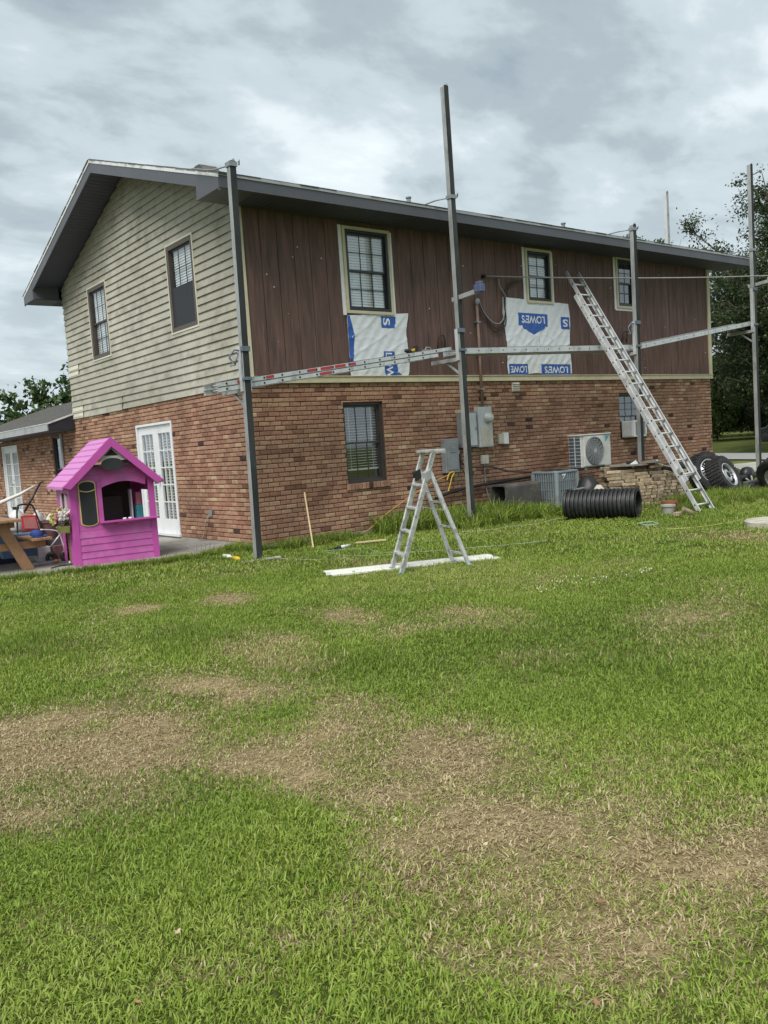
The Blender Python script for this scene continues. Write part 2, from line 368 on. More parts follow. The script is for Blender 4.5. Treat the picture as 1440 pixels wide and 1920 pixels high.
# upper long wall: brown grooved boards
upper = backing('brown_board_wall', wl, (0.02, HL-.02, 2.5, 5.30), HOLE_LU, -.15, -.006, BOARD)
x = .075; k = 0
rbd = random.Random(5)
while x < HL-.02:
    x1 = min(x+.305, HL-.02)
    for (a0, a1, b0, b1) in rect_minus((x+.005, x1-.005, 2.60, 5.175), HOLE_LU):
        if a1-a0 > .005: mb = MB(); wbox(mb, wl, a0, a1, -.0055, .010+rbd.uniform(-.0015, .0015), b0, b1); mb.build('board', BOARD, upper)
    x = x1; k += 1
mb = MB()
for _ in range(52):
    sx, sz = rbd.uniform(.15, 12.9), rbd.uniform(2.7, 4.95); s_ = rbd.choice((.006, .008, .010, .014, .018))
    if any(h[0]-.1 < sx < h[1]+.1 and h[2]-.1 < sz < h[3]+.1 for h in HOLE_LU) or (sx-.075) % .305 < .03 or (sx-.075) % .305 > .275: continue
    n_ = 6; poly = [(sx+math.cos(6.28*j/n_)*s_*rbd.uniform(.5, 1), -.0125, sz+math.sin(6.28*j/n_)*s_*rbd.uniform(.6, 1.2)) for j in range(n_)]
    mb.prism(poly, (0, -.002, 0))
mb.build('paint_chips', SPECK, upper, kind='stuff')
mb = MB(); wbox(mb, wl, -.03, HL+.06, -.0, .045, 2.50, 2.60); wbox(mb, wl, -.03, HL+.06, .0452, .060, 2.596, 2.612); mb.build('belt_trim', CREAM, house, bevel=.004)
mb = MB(); wbox(mb, wl, -.028, .075, .0, .04, 2.613, 5.168); mb.build('corner_board', CREAM, house, bevel=.003)
mb = MB(); wbox(mb, wl, HL-.06, HL+.055, .0, .04, 2.613, 5.168); mb.build('corner_board', CREAM, house, bevel=.003)

# windows -------------------------------------------------
def window(w, u0, u1, z0, z1, fm, fw=.05, muntins=(3, 2), blind=BLIND, drop=1.0, dark_low=False, d=.0, fulldepth=.09, room=True, sash=None, tilt=(.010, .0222)):
    """double hung window: frame > sash, muntin, pane, blind"""
    sash = sash or fm
    mb = MB()
    for a in ((u0, u0+fw, z0, z1), (u1-fw, u1, z0, z1), (u0+fw, u1-fw, z1-fw, z1), (u0+fw, u1-fw, z0, z0+fw)):
        wbox(mb, w, a[0], a[1], d-fulldepth, d+.012, a[2], a[3])
    fr = mb.build('window', fm, house, bevel=.003)
    zi0, zi1, ui0, ui1 = z0+fw, z1-fw, u0+fw, u1-fw; zm = (zi0+zi1)/2
    for kk, (a, b, dd) in enumerate(((zm-.018, zi1, d-.03), (zi0, zm+.018, d-.055))):
        sw = .034; mb = MB()
        for q in ((ui0, ui0+sw, a, b), (ui1-sw, ui1, a, b), (ui0+sw, ui1-sw, b-sw, b), (ui0+sw, ui1-sw, a, a+sw)):
            wbox(mb, w, q[0], q[1], dd-.022, dd, q[2], q[3])
        mb.build('sash', sash, fr)
        mb = MB(); nu, nz = muntins
        for i in range(1, nu):
            uu = ui0+sw+(ui1-ui0-2*sw)*i/nu; wbox(mb, w, uu-.007, uu+.007, dd-.018, dd-.006, a+sw, b-sw)
        for i in range(1, nz):
            zz = a+sw+(b-a-2*sw)*i/nz; wbox(mb, w, ui0+sw, ui1-sw, dd-.0175, dd-.0065, zz-.007, zz+.007)
        mb.build('muntin', sash, fr)
        mb = MB(); mb.add([w(ui0+sw, dd-.012, a+sw), w(ui1-sw, dd-.012, a+sw), w(ui1-sw, dd-.012, b-sw), w(ui0+sw, dd-.012, b-sw)], [(0, 1, 2, 3)]); mb.build('pane', GLASS, fr)
        if dark_low and kk == 1:
            mb = MB(); wbox(mb, w, ui0+.005, ui1-.005, d-.018, d-.014, a, b); mb.build('insect_screen', SCREEN, fr)
    if blind:
        mb = MB(); zz = zi1-.02; n = 0; zend = zi1-(zi1-zi0)*drop
        while zz > zend+.02:
            du, dz = tilt
            q = [w(ui0+.012, d-.090-du, zz+dz), w(ui1-.012, d-.090-du, zz+dz), w(ui1-.012, d-.090+du, zz-dz), w(ui0+.012, d-.090+du, zz-dz)]
            mb.add(q, [(0, 1, 2, 3)]); zz -= (.0445 if dz > .01 else .046); n += 1
        for uu in (ui0+.14, ui1-.14): wbox(mb, w, uu-.004, uu+.004, d-.0765, d-.0745, zend+.02, zi1)
        wbox(mb, w, ui0+.01, ui1-.01, d-.115, d-.075, zend-.01, zend+.02)
        mb.build('blind', blind, fr, kind='stuff')
    if room:
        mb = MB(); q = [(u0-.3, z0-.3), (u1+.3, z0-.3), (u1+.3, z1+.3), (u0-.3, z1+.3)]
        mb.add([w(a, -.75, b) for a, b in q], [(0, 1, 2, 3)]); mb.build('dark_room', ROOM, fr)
    return fr
for i, (u0, u1, z0, z1) in enumerate(HOLE_LU):
    fr = window(wl, u0+.002, u1-.002, z0+.002, z1-.002, BLACKF, .045, (3, 2) if i == 0 else (2, 2), BLIND if i < 2 else None, 1.0, d=.03, fulldepth=.12, tilt=(.010, .0222))
    t = .052
    for nm, a in (('casing', (u0-t, u0-.001, z0-t, z1+t)), ('casing', (u1+.001, u1+t, z0-t, z1+t)), ('head_casing', (u0, u1, z1+.001, z1+t)), ('sill_casing', (u0, u1, z0-t, z0-.001))):
        mb = MB(); wbox(mb, wl, a[0], a[1], .0, .05, a[2], a[3]); mb.build(nm, CREAM, fr, bevel=.003)
    for a in ((u0-t-.068, u0-t-.002, z0-t-.03, z1+t+.01), (u1+t+.002, u1+t+.055, z0-t-(.03 if i < 2 else .06), z1+t-.02)):
        mb = MB(); wbox(mb, wl, a[0], a[1], .011, .022, a[2], a[3]); mb.build('flashing_strip', WHITETAPE, fr)
    if i == 2:
        mb = MB(); wbox(mb, wl, u0-t-.04, u1+t+.03, .011, .020, z0-t-.05, z0-t-.002); mb.build('flashing_strip', WHITETAPE, fr)
window(wl, *HOLE_L[0], BRONZE, .045, (3, 1), BLINDB, .86, d=-.06, fulldepth=.08, tilt=(.020, .0055))
window(wl, *HOLE_L[1], BRONZE, .04, (3, 3), None, d=-.06, fulldepth=.08)
for i, h in enumerate(HOLE_GU):
    fr = window(wg, *h, BROWNF, .075, (3, 2), BLIND, 1.0, dark_low=(i == 1), d=.015, fulldepth=.12, sash=BRONZE)
    mb = MB(); t = .03
    for a in ((h[0]-t, h[0]-.001, h[2]-t, h[3]+t), (h[1]+.001, h[1]+t, h[2]-t, h[3]+t), (h[0], h[1], h[3]+.001, h[3]+t), (h[0], h[1], h[2]-t, h[2]-.001)):
        wbox(mb, wg, a[0], a[1], .0, .032, a[2], a[3])
    mb.build('channel_trim', SIDING2, fr)
mb = MB(); h = HOLE_W[1]
fr = window(wg, *h, BRONZE, .04, (1, 1), None, d=-.03, fulldepth=.06)

# french doors -------------------------------------------------
def french(u0, u1, z0, z1):
    mb = MB(); t = .045
    wbox(mb, wg, u0, u0+t, -.10, .01, z0, z1); wbox(mb, wg, u1-t, u1, -.10, .01, z0, z1); wbox(mb, wg, u0+t, u1-t, -.10, .01, z1-t, z1); wbox(mb, wg, u0-.03, u1+.03, -.1, .04, z0-.03, z0+.02)
    fr = mb.build('french_door', WHITEP, house, bevel=.003)
    um = (u0+u1)/2
    for a, b in ((u0+t+.003, um-.002), (um+.002, u1-t-.003)):
        st = .125; zb, zt = z0+.28, z1-t-.16; mb = MB(); z_lo, z_hi = z0+.022, z1-t-.003
        for q in ((a, a+st, z_lo, z_hi), (b-st, b, z_lo, z_hi), (a+st, b-st, z_lo, zb), (a+st, b-st, zt, z_hi)): wbox(mb, wg, q[0], q[1], -.075, -.03, q[2], q[3])
        lf = mb.build('door_leaf', WHITEP, fr, bevel=.003)
        mb = MB()
        for i in range(1, 3):
            uu = a+st+(b-a-2*st)*i/3; wbox(mb, wg, uu-.010, uu+.010, -.068, -.036, zb, zt)
        for i in range(1, 5):
            zz = zb+(zt-zb)*i/5; wbox(mb, wg, a+st, b-st, -.067, -.037, zz-.010, zz+.010)
        mb.build('muntin', WHITEP, lf if False else fr)
        mb = MB(); mb.add([wg(a+st, -.052, zb), wg(b-st, -.052, zb), wg(b-st, -.052, zt), wg(a+st, -.052, zt)], [(0, 1, 2, 3)]); mb.build('pane', GLASS, fr)
        mb = MB(); zz = zt-.02
        while zz > zb:
            mb.add([wg(a+st, -.12, zz+.012), wg(b-st, -.12, zz+.012), wg(b-st, -.095, zz-.012), wg(a+st, -.095, zz-.012)], [(0, 1, 2, 3)]); zz -= .055
        mb.build('blind', BLINDB, fr, kind='stuff')
    mb = MB(); mb.lathe([(0, .0), (.012, .0), (.012, .03), (.028, .04), (.03, .06), (.015, .075), (0, .076)], wg(um-.055, -.03, z0+.98), (-1, 0, 0), 14)
    mb.lathe([(0, 0), (.024, 0), (.022, .012), (0, .013)], wg(um-.055, -.03, z0+1.10), (-1, 0, 0), 14)
    mb.build('door_knob', STEELG, fr, smooth=True)
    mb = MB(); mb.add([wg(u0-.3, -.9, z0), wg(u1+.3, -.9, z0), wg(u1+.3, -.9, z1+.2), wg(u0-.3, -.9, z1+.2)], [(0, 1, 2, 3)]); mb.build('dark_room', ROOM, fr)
french(*HOLE_G[0]); french(*HOLE_W[0])

# gable siding: lapped boards -------------------------------------------------
poly = [(0, 2.5), (HW, 2.5), (HW, ztop(HW)-.2), (HW/2, ztop(HW/2)-.2), (0, ztop(0)-.2)]
mb = MB(); gback = MB()
def clip_top(y0, y1, z0, z1):
    """trapezoid of a course under the roof slope, or None"""
    lim = lambda y: ztop(y)-.17
    ys = [y0, y1]
    if y0 < HW/2 < y1: ys = [y0, HW/2, y1]
    # solve where the course bottom meets the slope
    ya = max(y0, (z0-(EZ+SL*OV-.17))/SL); yb = min(y1, HW-(z0-(EZ+SL*OV-.17))/SL)
    if yb-ya < .05: return None
    pts = []
    nn = 2 if (yb-ya) < 0 else 1
    yt_a = max(ya, (z1-(EZ+SL*OV-.17))/SL); yt_b = min(yb, HW-(z1-(EZ+SL*OV-.17))/SL)
    if yt_a >= yt_b: yt_a = yt_b = (ya+yb)/2
    return ya, yb, yt_a, yt_b
slab = MB(); slab.prism([(.02, y, z) for y, z in poly], (.12, 0, 0))
# cut the window openings out of the backing by building it in strips
slab = MB()
for (a0, a1, b0, b1) in rect_minus((0.01, HW-.01, 2.5, 5.30), HOLE_GU): slab.box(.022, .14, a0, a1, b0, b1)
slab.prism([(.022, .01, 5.30), (.022, HW-.01, 5.30), (.022, HW/2, ztop(HW/2)-.19)], (.118, 0, 0))
sidew = slab.build('gable_siding', SIDING, house)
EXP = .1305; z = 2.495; k = 0; rs_ = random.Random(9)
while z < ztop(HW/2)-.2:
    c = clip_top(-.012, HW+.012, z, z+EXP)
    if not c: break
    ya, yb, ta, tb = c; top = z+EXP+.01
    segs = []
    if ta > ya+.001 or tb < yb-.001: segs = [(ya, yb, ta, tb, z, top)]
    else:
        for (a0, a1, b0, b1) in rect_minus((ya, yb, z, z+EXP), [(h[0]-.03, h[1]+.03, h[2]-.03, h[3]+.03) for h in HOLE_GU]):
            segs.append((a0, a1, a0, a1, b0, b1+(.01 if b1 > z+EXP-.001 else 0)))
    for (p0, p1, t0, t1, zb, zt) in segs:
        n = max(1, int((p1-p0)/.9)); mb = MB()
        for i in range(n):
            f0, f1 = i/n, (i+1)/n; wob = rs_.uniform(-.0025, .0025)
            P = lambda f, z_, lo: (p0+(p1-p0)*f) if lo else (t0+(t1-t0)*f)
            off = lambda z_: -.030+.028*((z_-z)/EXP)
            y00, y01, y10, y11 = P(f0, 0, 1), P(f1, 0, 1), P(f0, 0, 0), P(f1, 0, 0)
            zm = zb+(zt-zb)*.5; xm = off(zm)-.003
            ym0, ym1 = (y00+y10)/2, (y01+y11)/2
            mb.add([(off(zb), y00, zb), (off(zb), y01, zb), (xm, ym1, zm), (xm, ym0, zm), (off(zt), y11, zt), (off(zt), y10, zt), (.02, y00, zb+.004), (.02, y01, zb+.004)],
                   [(0, 1, 2, 3), (3, 2, 4, 5), (0, 6, 7, 1)])
        mb.build('siding_board', SIDING, sidew)
    z += EXP; k += 1
# replaced lighter lengths of siding with open joints
for (y0, y1, z0, n) in ((7.45, 8.125, 3.44, 2), (7.42, 8.13, 2.487, 2), (5.1, 7.38, 2.483, 1)):
    for i in range(n):
        zz = z0+i*EXP; mb = MB(); lift = .016
        mb.add([(-.030, y0, zz), (-.030, y1, zz), (-.012, y1, zz+EXP), (-.012, y0, zz+EXP), (.0, y0, zz), (.0, y1, zz)], [(0, 1, 2, 3), (0, 4, 5, 1), (0, 3, 4), (1, 5, 2)]); mb.build('siding_board', SIDING2 if n == 2 else SIDING, sidew)
mb = MB(); mb.box(-.034, .002, -.034, .028, 2.49, 5.165); mb.build('siding_corner_post', SIDING2, sidew)
for yj, zj, nn in ((7.40, 2.485, 2), (5.09, 2.485, 2), (7.44, 3.44, 2)):
    mb = MB(); mb.prism([(-.0345, yj-.008, zj), (-.0345, yj+.012, zj), (-.022, yj+.004, zj+nn*EXP), (-.022, yj-.004, zj+nn*EXP)], (.012, 0, 0)); mb.build('siding_gap', DARKHOLE, sidew)

# far walls that close the house
mb = MB(); mb.box(HL-.2, HL-.013, .013, HW, 0, 2.5); far = mb.build('end_brick_wall', MORTAR, house)
mb = MB(); mb.box(HL-.2, HL, .15, HW, 2.5, 5.3); mb.prism([(HL-.2, .01, 5.3), (HL-.2, HW-.01, 5.3), (HL-.2, HW/2, ztop(HW/2)-.19)], (.2, 0, 0)); mb.build('end_siding', SIDING, house)
mb = MB(); mb.box(.14, HL-.2, HW-.15, HW, 0, 5.3); mb.build('rear_wall', MORTAR, house)

# roof -------------------------------------------------
X0, X1 = -RO, HL+.68
mb = MB(); th = .09
for s_ in (0, 1):
    ye, yr = (-OV, HW/2) if not s_ else (HW+OV, HW/2)
    zr = EZ+SL*(HW/2+OV)
    mb.prism([(X0, ye, EZ-th), (X0, ye, EZ), (X0, yr, zr), (X0, yr, zr-th)], (X1-X0, 0, 0))
roof = mb.build('roof', SHINGLE, house)
def rake(x, sgn, t, d0, d1, m, name):
    for s_ in (0, 1):
        f = (lambda y: y) if not s_ else (lambda y: HW-y)
        mb = MB(); a, b = -OV-.012, HW/2
        za, zb = EZ+SL*(a+OV), EZ+SL*(b+OV)
        mb.prism([(x, f(a), za-d0), (x, f(a), za-d1), (x, f(b), zb-d1), (x, f(b), zb-d0)], (t*sgn, 0, 0)); mb.build(name, m, roof)
rake(X0-.024, 1, .022, .053, .225, FASCIA, 'rake_fascia'); rake(X1+.002, 1, .022, .053, .225, FASCIA, 'rake_fascia')
rake(X0-.034, 1, .034, -.004, .052, DRIP, 'rake_drip_edge'); rake(X1, 1, .034, -.004, .052, DRIP, 'rake_drip_edge')
for y, sg in ((-OV, -1), (HW+OV, 1)):
    mb = MB(); mb.box(X0-.024, X1+.024, min(y, y+sg*.022), max(y, y+sg*.022), 5.165, EZ-.037); mb.build('eave_fascia', FASCIA, roof)
    mb = MB(); mb.box(X0-.03, X1+.03, min(y, y+sg*.036), max(y, y+sg*.036), EZ-.036, EZ+.006); mb.build('eave_drip_edge', GUTTER, roof)
    y0, y1 = (-OV+.001, 0.0) if sg < 0 else (HW, HW+OV-.001)
    n = int((X1-X0)/.305)
    mb = MB(); mb.box(X0, X1, y0, y1, 5.172, 5.186)
    sf = mb.build('eave_soffit', SOFFIT, roof)
    for i in range(0, int((X1-X0)/.1)):
        pass
    mb = MB(); xx = X0
    while xx < X1-.05: mb.box(xx+.004, min(X1, xx+.098), y0+.004, y1-.004, 5.166, 5.173); xx += .102
    mb.build('soffit_panels', SOFFIT, roof, kind='stuff')
for xa, xb in ((X0, 0.0), (HL, X1)):
    for s_ in (0, 1):
        f = (lambda y: y) if not s_ else (lambda y: HW-y)
        za, zb = EZ-th-.035, EZ+SL*(HW/2+OV)-th-.035; mb = MB()
        mb.prism([(xa+.001, f(-OV+.02), za), (xa+.001, f(-OV+.02), za+.012), (xa+.001, f(HW/2), zb+.012), (xa+.001, f(HW/2), zb)], (xb-xa-.002, 0, 0)); mb.build('rake_soffit', SOFFIT, roof)
        mb = MB(); yy = -OV+.03      # soffit grooves
        while yy < HW/2-.1:
            zz = EZ+SL*(yy+OV)-th-.035; z2 = zz+SL*.094
            mb.prism([(xa+.012, f(yy), zz-.006), (xa+.012, f(yy+.094), z2-.006), (xa+.012, f(yy+.094), z2+.002), (xa+.012, f(yy), zz+.002)], (xb-xa-.024, 0, 0)); yy += .1
        mb.build('soffit_panels', SOFFIT, roof, kind='stuff')
for s_ in (0, 1):     # boxed returns under the near rake
    f = (lambda y: y) if not s_ else (lambda y: HW-y)
    mb = MB(); mb.prism([(X0-.030, f(-OV-.005), EZ-.058), (X0-.030, f(-OV-.005), 5.160), (X0-.030, f(-.02), 5.160), (X0-.030, f(-.05), ztop(-.05)-.058)], (.575, 0, 0)); mb.build('boxed_return', FASCIA, roof, bevel=.004)
rsh = random.Random(12); shm = []
for k in range(6):
    mb = MB(); l = .33; mb.box(-l/2, l/2, -.028, .25, -.002+rsh.uniform(-.002, .002), .012+rsh.uniform(0, .006)); shm.append(mb.mesh('shingle', SHINGLE))
def shingle_at(x, y, z, rot, sc=1):
    o = bpy.data.objects.new('shingle', shm[rsh.randrange(6)]); COL.objects.link(o); o.location = (x, y, z); o.rotation_euler = rot; o.scale = (sc, 1, 1); parent_to(o, roof)
x = X0+.14
while x < X1-.1:
    shingle_at(x, -OV-.012+rsh.uniform(-.008, .008), EZ+.004+.012*SL, (math.atan(SL), 0, rsh.uniform(-.01, .01))); x += .335
for s_ in (0, 1):
    y = -OV+.1
    while y < HW/2:
        yy = y if not s_ else HW-y
        o = bpy.data.objects.new('shingle', shm[rsh.randrange(6)]); COL.objects.link(o)
        o.location = (X0-.015+rsh.uniform(-.006, .006), yy, ztop(yy)+.005); o.rotation_euler = Matrix(((0, 1, 0), (-1, 0, 0), (0, 0, 1))).transposed().to_euler()
        up = Vector((0, 1 if not s_ else -1, SL)).normalized(); ax = Vector((-1, 0, 0)); nrm = up.cross(-ax) if not s_ else up.cross(ax)
        nrm = nrm if nrm.z > 0 else -nrm
        # local x along slope, local -y outwards (-x world), local z normal
        yv = Vector((1, 0, 0)); xv = yv.cross(nrm); Mx = Matrix((xv, yv, nrm)).transposed(); o.rotation_euler = Mx.to_euler(); parent_to(o, roof); y += .345
mb = MB(); mb.prism([(X0-.03, HW/2-.14, 6.96-.14*SL+.012), (X0-.03, HW/2, 6.985), (X0-.03, HW/2+.14, 6.96-.14*SL+.012), (X0-.03, HW/2, 6.96)], (X1-X0+.06, 0, 0)); mb.build('ridge_cap', SHINGLE, roof)
for (x, y) in ((-.02, .9), (3.0, -.55), (7.05, -.5)):
    z = ztop(y); mb = MB()
    if x < 0: mb.prism([(x-.05, y-.24, ztop(y-.24)), (x-.05, y, z+.14), (x-.05, y+.14, z+.15), (x-.05, y+.34, ztop(y+.34))], (.30, 0, 0))
    else: mb.tube([(x, y, z-.02), (x, y, z+.09)], .035, 8); mb.lathe([(.05, .09), (.05, .11), (0, .12)], (x, y, z), n=10)
    mb.build('roof_vent', SHINGLE if x < 0 else STEELG, roof)

# wing roof -------------------------------------------------
WX, WZ, WY0, WY1 = -.60, 2.42, 8.12, 17.6
mb = MB(); xr = 2.2; mb.prism([(WX, WY0, WZ-.08), (WX, WY0, WZ), (xr, WY0, WZ+.336*(xr-WX)), (xr+2.8, WY0, WZ), (xr+2.8, WY0, WZ-.08), (xr, WY0, WZ+.336*(xr-WX)-.08)], (0, WY1-WY0, 0)); wroof = mb.build('wing_roof', SHINGLE, house)
x = WX-.02; k = 0
while x < xr:
    z = WZ+.336*(x-WX); mb = MB(); yy = WY0+.004-(.15 if k % 2 else 0)
    while yy < WY1:
        j = rsh.uniform(0, .005); a, b = max(WY0+.004, yy+.004), min(WY1, yy+.30)
        if b-a > .02: mb.prism([(x, a, z+.002), (x, a, z+.014+j), (x+.17, a, z+.336*.17+.006), (x+.17, a, z+.336*.17)], (0, b-a, 0))
        yy += .305
    mb.build('shingle_course', SHINGLE, wroof); x += .145; k += 1
mb = MB(); mb.box(WX-.025, WX, WY0-.003, WY1, WZ-.165, WZ-.012); mb.build('wing_fascia', GUTTER, wroof)
mb = MB(); mb.box(WX-.035, WX+.01, WY0-.006, WY1, WZ-.010, WZ+.006); mb.build('wing_drip_edge', DRIP, wroof)
mb = MB(); mb.box(WX, 0, WY0, WY1, WZ-.175, WZ-.160); mb.build('wing_soffit', SOFFIT, wroof)
mb = MB(); mb.prism([(WX, WY0-.012, WZ-.165), (WX, WY0-.012, WZ-.02), (-.004, WY0-.012, WZ+.336*.596-.02), (-.004, WY0-.012, WZ-.165)], (0, .010, 0)); mb.build('wing_end_panel', DARKTRIM, wroof)
mb = MB(); mb.prism([(WX-.03, WY0-.03, WZ-.03), (WX-.03, WY0-.03, WZ+.008), (0, WY0-.03, WZ+.336*.6+.012), (0, WY0-.03, WZ+.336*.6-.026)], (0, .02, 0)); mb.build('wing_drip_edge', DRIP, wroof)
mb = MB(); mb.box(.9, 1.05, 8.8, 9.0, 2.9, 3.16); mb.build('roof_vent', DARKTRIM, wroof)
mb = MB(); mb.tube([(-.03, 9.1, 2.2), (-.035, 9.1, 1.95), (-.04, 9.08, 1.5), (-.04, 9.08, .9)], .03, 8); mb.build('downspout', GUTTER, house)
mb = MB(); mb.box(.02, .14, 17.1, 17.2, 0, 2.25); mb.box(.02, 4.9, 17.19, 17.21, 0, 2.25); mb.build('wing_end_wall', MORTAR, house)
# ------------------------------------------------------------------ ground, patio, road
DRY = [(-4.72,-10.04,1.5,-2.1,3.2,3.3,.7), (-4.30,-9.62,1.15,-1.30,1.25,1.25,.92), (-3.9,-9.2,1.1,-1.3,1.1,1.0,.55), (-5.20,-6.85,1.248,-0.403,0.979,0.865,1.00), (-4.16,-6.43,1.247,-0.625,1.590,1.274,0.90), (-4.61,-7.57,1.554,-0.828,2.105,1.846,0.85), (-4.12,-7.89,2.281,-1.629,1.304,1.132,0.90), (-2.36,-3.51,2.423,-1.316,2.106,1.281,1.00), (-2.36,-5.49,2.042,-1.477,2.308,1.546,0.80), (-3.37,-6.00,1.790,-1.084,1.723,1.277,0.50), (-5.51,-9.21,9.141,-4.751,8.539,8.720,0.90), (-5.72,-9.26,5.784,-2.541,7.823,8.124,0.45), (-4.00,-8.65,1.685,-1.598,1.215,1.098,1.00), (-4.22,-9.41,1.305,-1.547,1.263,1.213,1.00), (-3.81,-9.79,2.137,-3.621,2.887,2.741,.92), (-4.45,-10.13,2.116,-3.504,2.506,2.541,1.0), (-5.01,-9.78,4.325,-4.277,3.696,3.809,0.6), (-1.78,-6.31,1.479,-1.403,1.634,1.096,0.50), (-2.35,-6.22,4.485,-3.691,2.957,2.051,0.60), (-0.47,-7.83,0.875,-1.487,0.712,0.473,0.42), (3.69,-5.61,0.849,-1.498,1.751,0.641,0.80), (-3.32,-2.92,4.357,-1.716,2.600,1.646,0.60), (-5.05,-8.92,7.323,-4.685,7.687,7.505,0.35), (-5.09,-9.42,5.298,-4.110,5.037,5.061,0.35), (-3.37,-9.13,4.072,-5.722,5.722,5.030,0.35), (-0.15,-3.02,0.896,-0.694,2.102,1.042,0.25), (-2.37,-7.66,1.566,-1.767,2.962,2.229,0.30), (-5.57,-7.65,3.679,-1.075,3.482,3.247,0.70)]
LUSH = [(-4.61,-4.21,2.619,-0.751,1.332,0.983,1.00), (-3.61,-5.13,1.931,-0.938,1.317,0.950,1.00), (-3.18,-6.57,1.783,-1.272,2.232,1.681,0.70), (-2.47,-7.75,2.402,-2.717,2.470,1.880,0.70), (-1.88,-8.31,1.862,-2.833,2.462,1.857,0.60)]
def blobs(x, y, B, soft=.75):
    wx = x+(fbm(x, y, 1.1, 4, 1)-.5)*.9; wy = y+(fbm(x, y, 1.1, 4, 31)-.5)*.9
    t = np.zeros_like(x)
    for cx, cy, a, b, c, d, w in B:
        r = np.hypot(a*(wx-cx)+b*(wy-cy), c*(wx-cx)+d*(wy-cy)); t = np.maximum(t, w*np.clip((1.25-r)/soft, 0, 1))
    return t
def dryness(x, y):
    d = blobs(x, y, DRY); n = fbm(x, y, 2.6, 4, 5); n2 = fbm(x, y, .7, 3, 55)
    hf = fbm(x, y, 6.5, 3, 91)
    d = d*np.clip(.55+1.5*(n-.25), 0, 1.2)*np.clip(.50+1.1*hf, .35, 1.15)+np.clip((n-.60)*1.5, 0, .35)+np.clip((n2-.55)*1.0, 0, .2)+.02
    return np.clip(d, 0, 1)
GZ = -.08
def ghgt(x, y):
    f = np.clip((-y-.6)/2, 0, 1)
    z = GZ+(fbm(x, y, .9, 3, 8)-.5)*.07*f
    # far ditch beyond the road
    t = (x-23.0)*.89-(y-5.0)*.45
    z = z-.55*np.exp(-((t-5.5)/1.7)**2)+np.clip((t-7)/30, 0, .35)
    return z
def axis(lo, a, b, step, mid, hi):
    l = np.array([lo, lo*.6, lo*.35, lo*.2, lo*.13]); l = l[l < a-2]
    return np.unique(np.concatenate([l, np.arange(a-2, a, .4), np.arange(a, b, step), np.arange(b, mid, .3), np.arange(mid, mid+24, 1.5), [mid+40, mid+70, 160, hi*.7, hi]]).round(4))
gx = axis(-600, -8.5, 3.0, .07, 20, 600); gy = axis(-600, -11.5, 1.5, .07, 9, 600)
X, Y = np.meshgrid(gx, gy, indexing='ij'); nx, ny = X.shape
Z = ghgt(X, Y); D = dryness(X, Y)
near = (np.abs(X) < 60) & (np.abs(Y) < 60); D = np.where(near, D, .1)
me = bpy.data.meshes.new('ground')
me.vertices.add(nx*ny); me.vertices.foreach_set('co', np.stack([X, Y, Z], -1).ravel())
i = np.arange(nx-1)[:, None]*ny+np.arange(ny-1)[None]; q = np.stack([i, i+ny, i+ny+1, i+1], -1).reshape(-1, 4)
me.loops.add(q.size); me.loops.foreach_set('vertex_index', q.ravel()); me.polygons.add(len(q)); me.polygons.foreach_set('loop_start', np.arange(len(q))*4)
at = me.attributes.new('dry', 'FLOAT', 'POINT'); at.data.foreach_set('value', D.ravel().astype(np.float32))
me.update(calc_edges=True); me.polygons.foreach_set('use_smooth', [True]*len(q))
def ground_mat():
    m, nt, p, o = newmat('lawn_soil'); L = nt.links.new
    a = N(nt, 'ShaderNodeAttribute', attribute_name='dry'); g = N(nt, 'ShaderNodeNewGeometry')
    n = N(nt, 'ShaderNodeTexNoise', inp={'Scale': 26, 'Detail': 8, 'Roughness': .75}); L(g.outputs['Position'], n.inputs[0])
    n2 = N(nt, 'ShaderNodeTexNoise', inp={'Scale': .8, 'Detail': 6}); L(g.outputs['Position'], n2.inputs[0])
    gr = ramp(nt, [(.3, (.040, .050, .014)), (.52, (.092, .122, .024)), (.72, (.17, .21, .045))], 'LINEAR'); L(n.outputs[0], gr.inputs[0])  # dark stops also paint the shadow gaps between blades onto the soil
    dr = ramp(nt, [(.3, (.14, .105, .056)), (.5, (.30, .235, .128)), (.7, (.46, .375, .21))], 'LINEAR'); L(n.outputs[0], dr.inputs[0])
    x = N(nt, 'ShaderNodeMix', data_type='RGBA'); L(a.outputs['Fac'], x.inputs[0]); L(gr.outputs[0], x.inputs[6]); L(dr.outputs[0], x.inputs[7])
    v = ramp(nt, [(.35, (.8,)*3), (.65, (1.15,)*3)]); L(n2.outputs[0], v.inputs[0])
    y = N(nt, 'ShaderNodeMix', data_type='RGBA', blend_type='MULTIPLY', inp={0: 1.}); L(x.outputs[2], y.inputs[6]); L(v.outputs[0], y.inputs[7])
    L(y.outputs[2], p.inputs['Base Color']); p.inputs['Roughness'].default_value = .95; p.inputs['Specular IOR Level'].default_value = .1
    b = N(nt, 'ShaderNodeBump', inp={'Strength': .8, 'Distance': .02}); L(n.outputs[0], b.inputs['Height']); L(b.outputs[0], p.inputs['Normal'])
    return m
me.materials.append(ground_mat()); ground = link_mesh('ground', me, kind='structure')

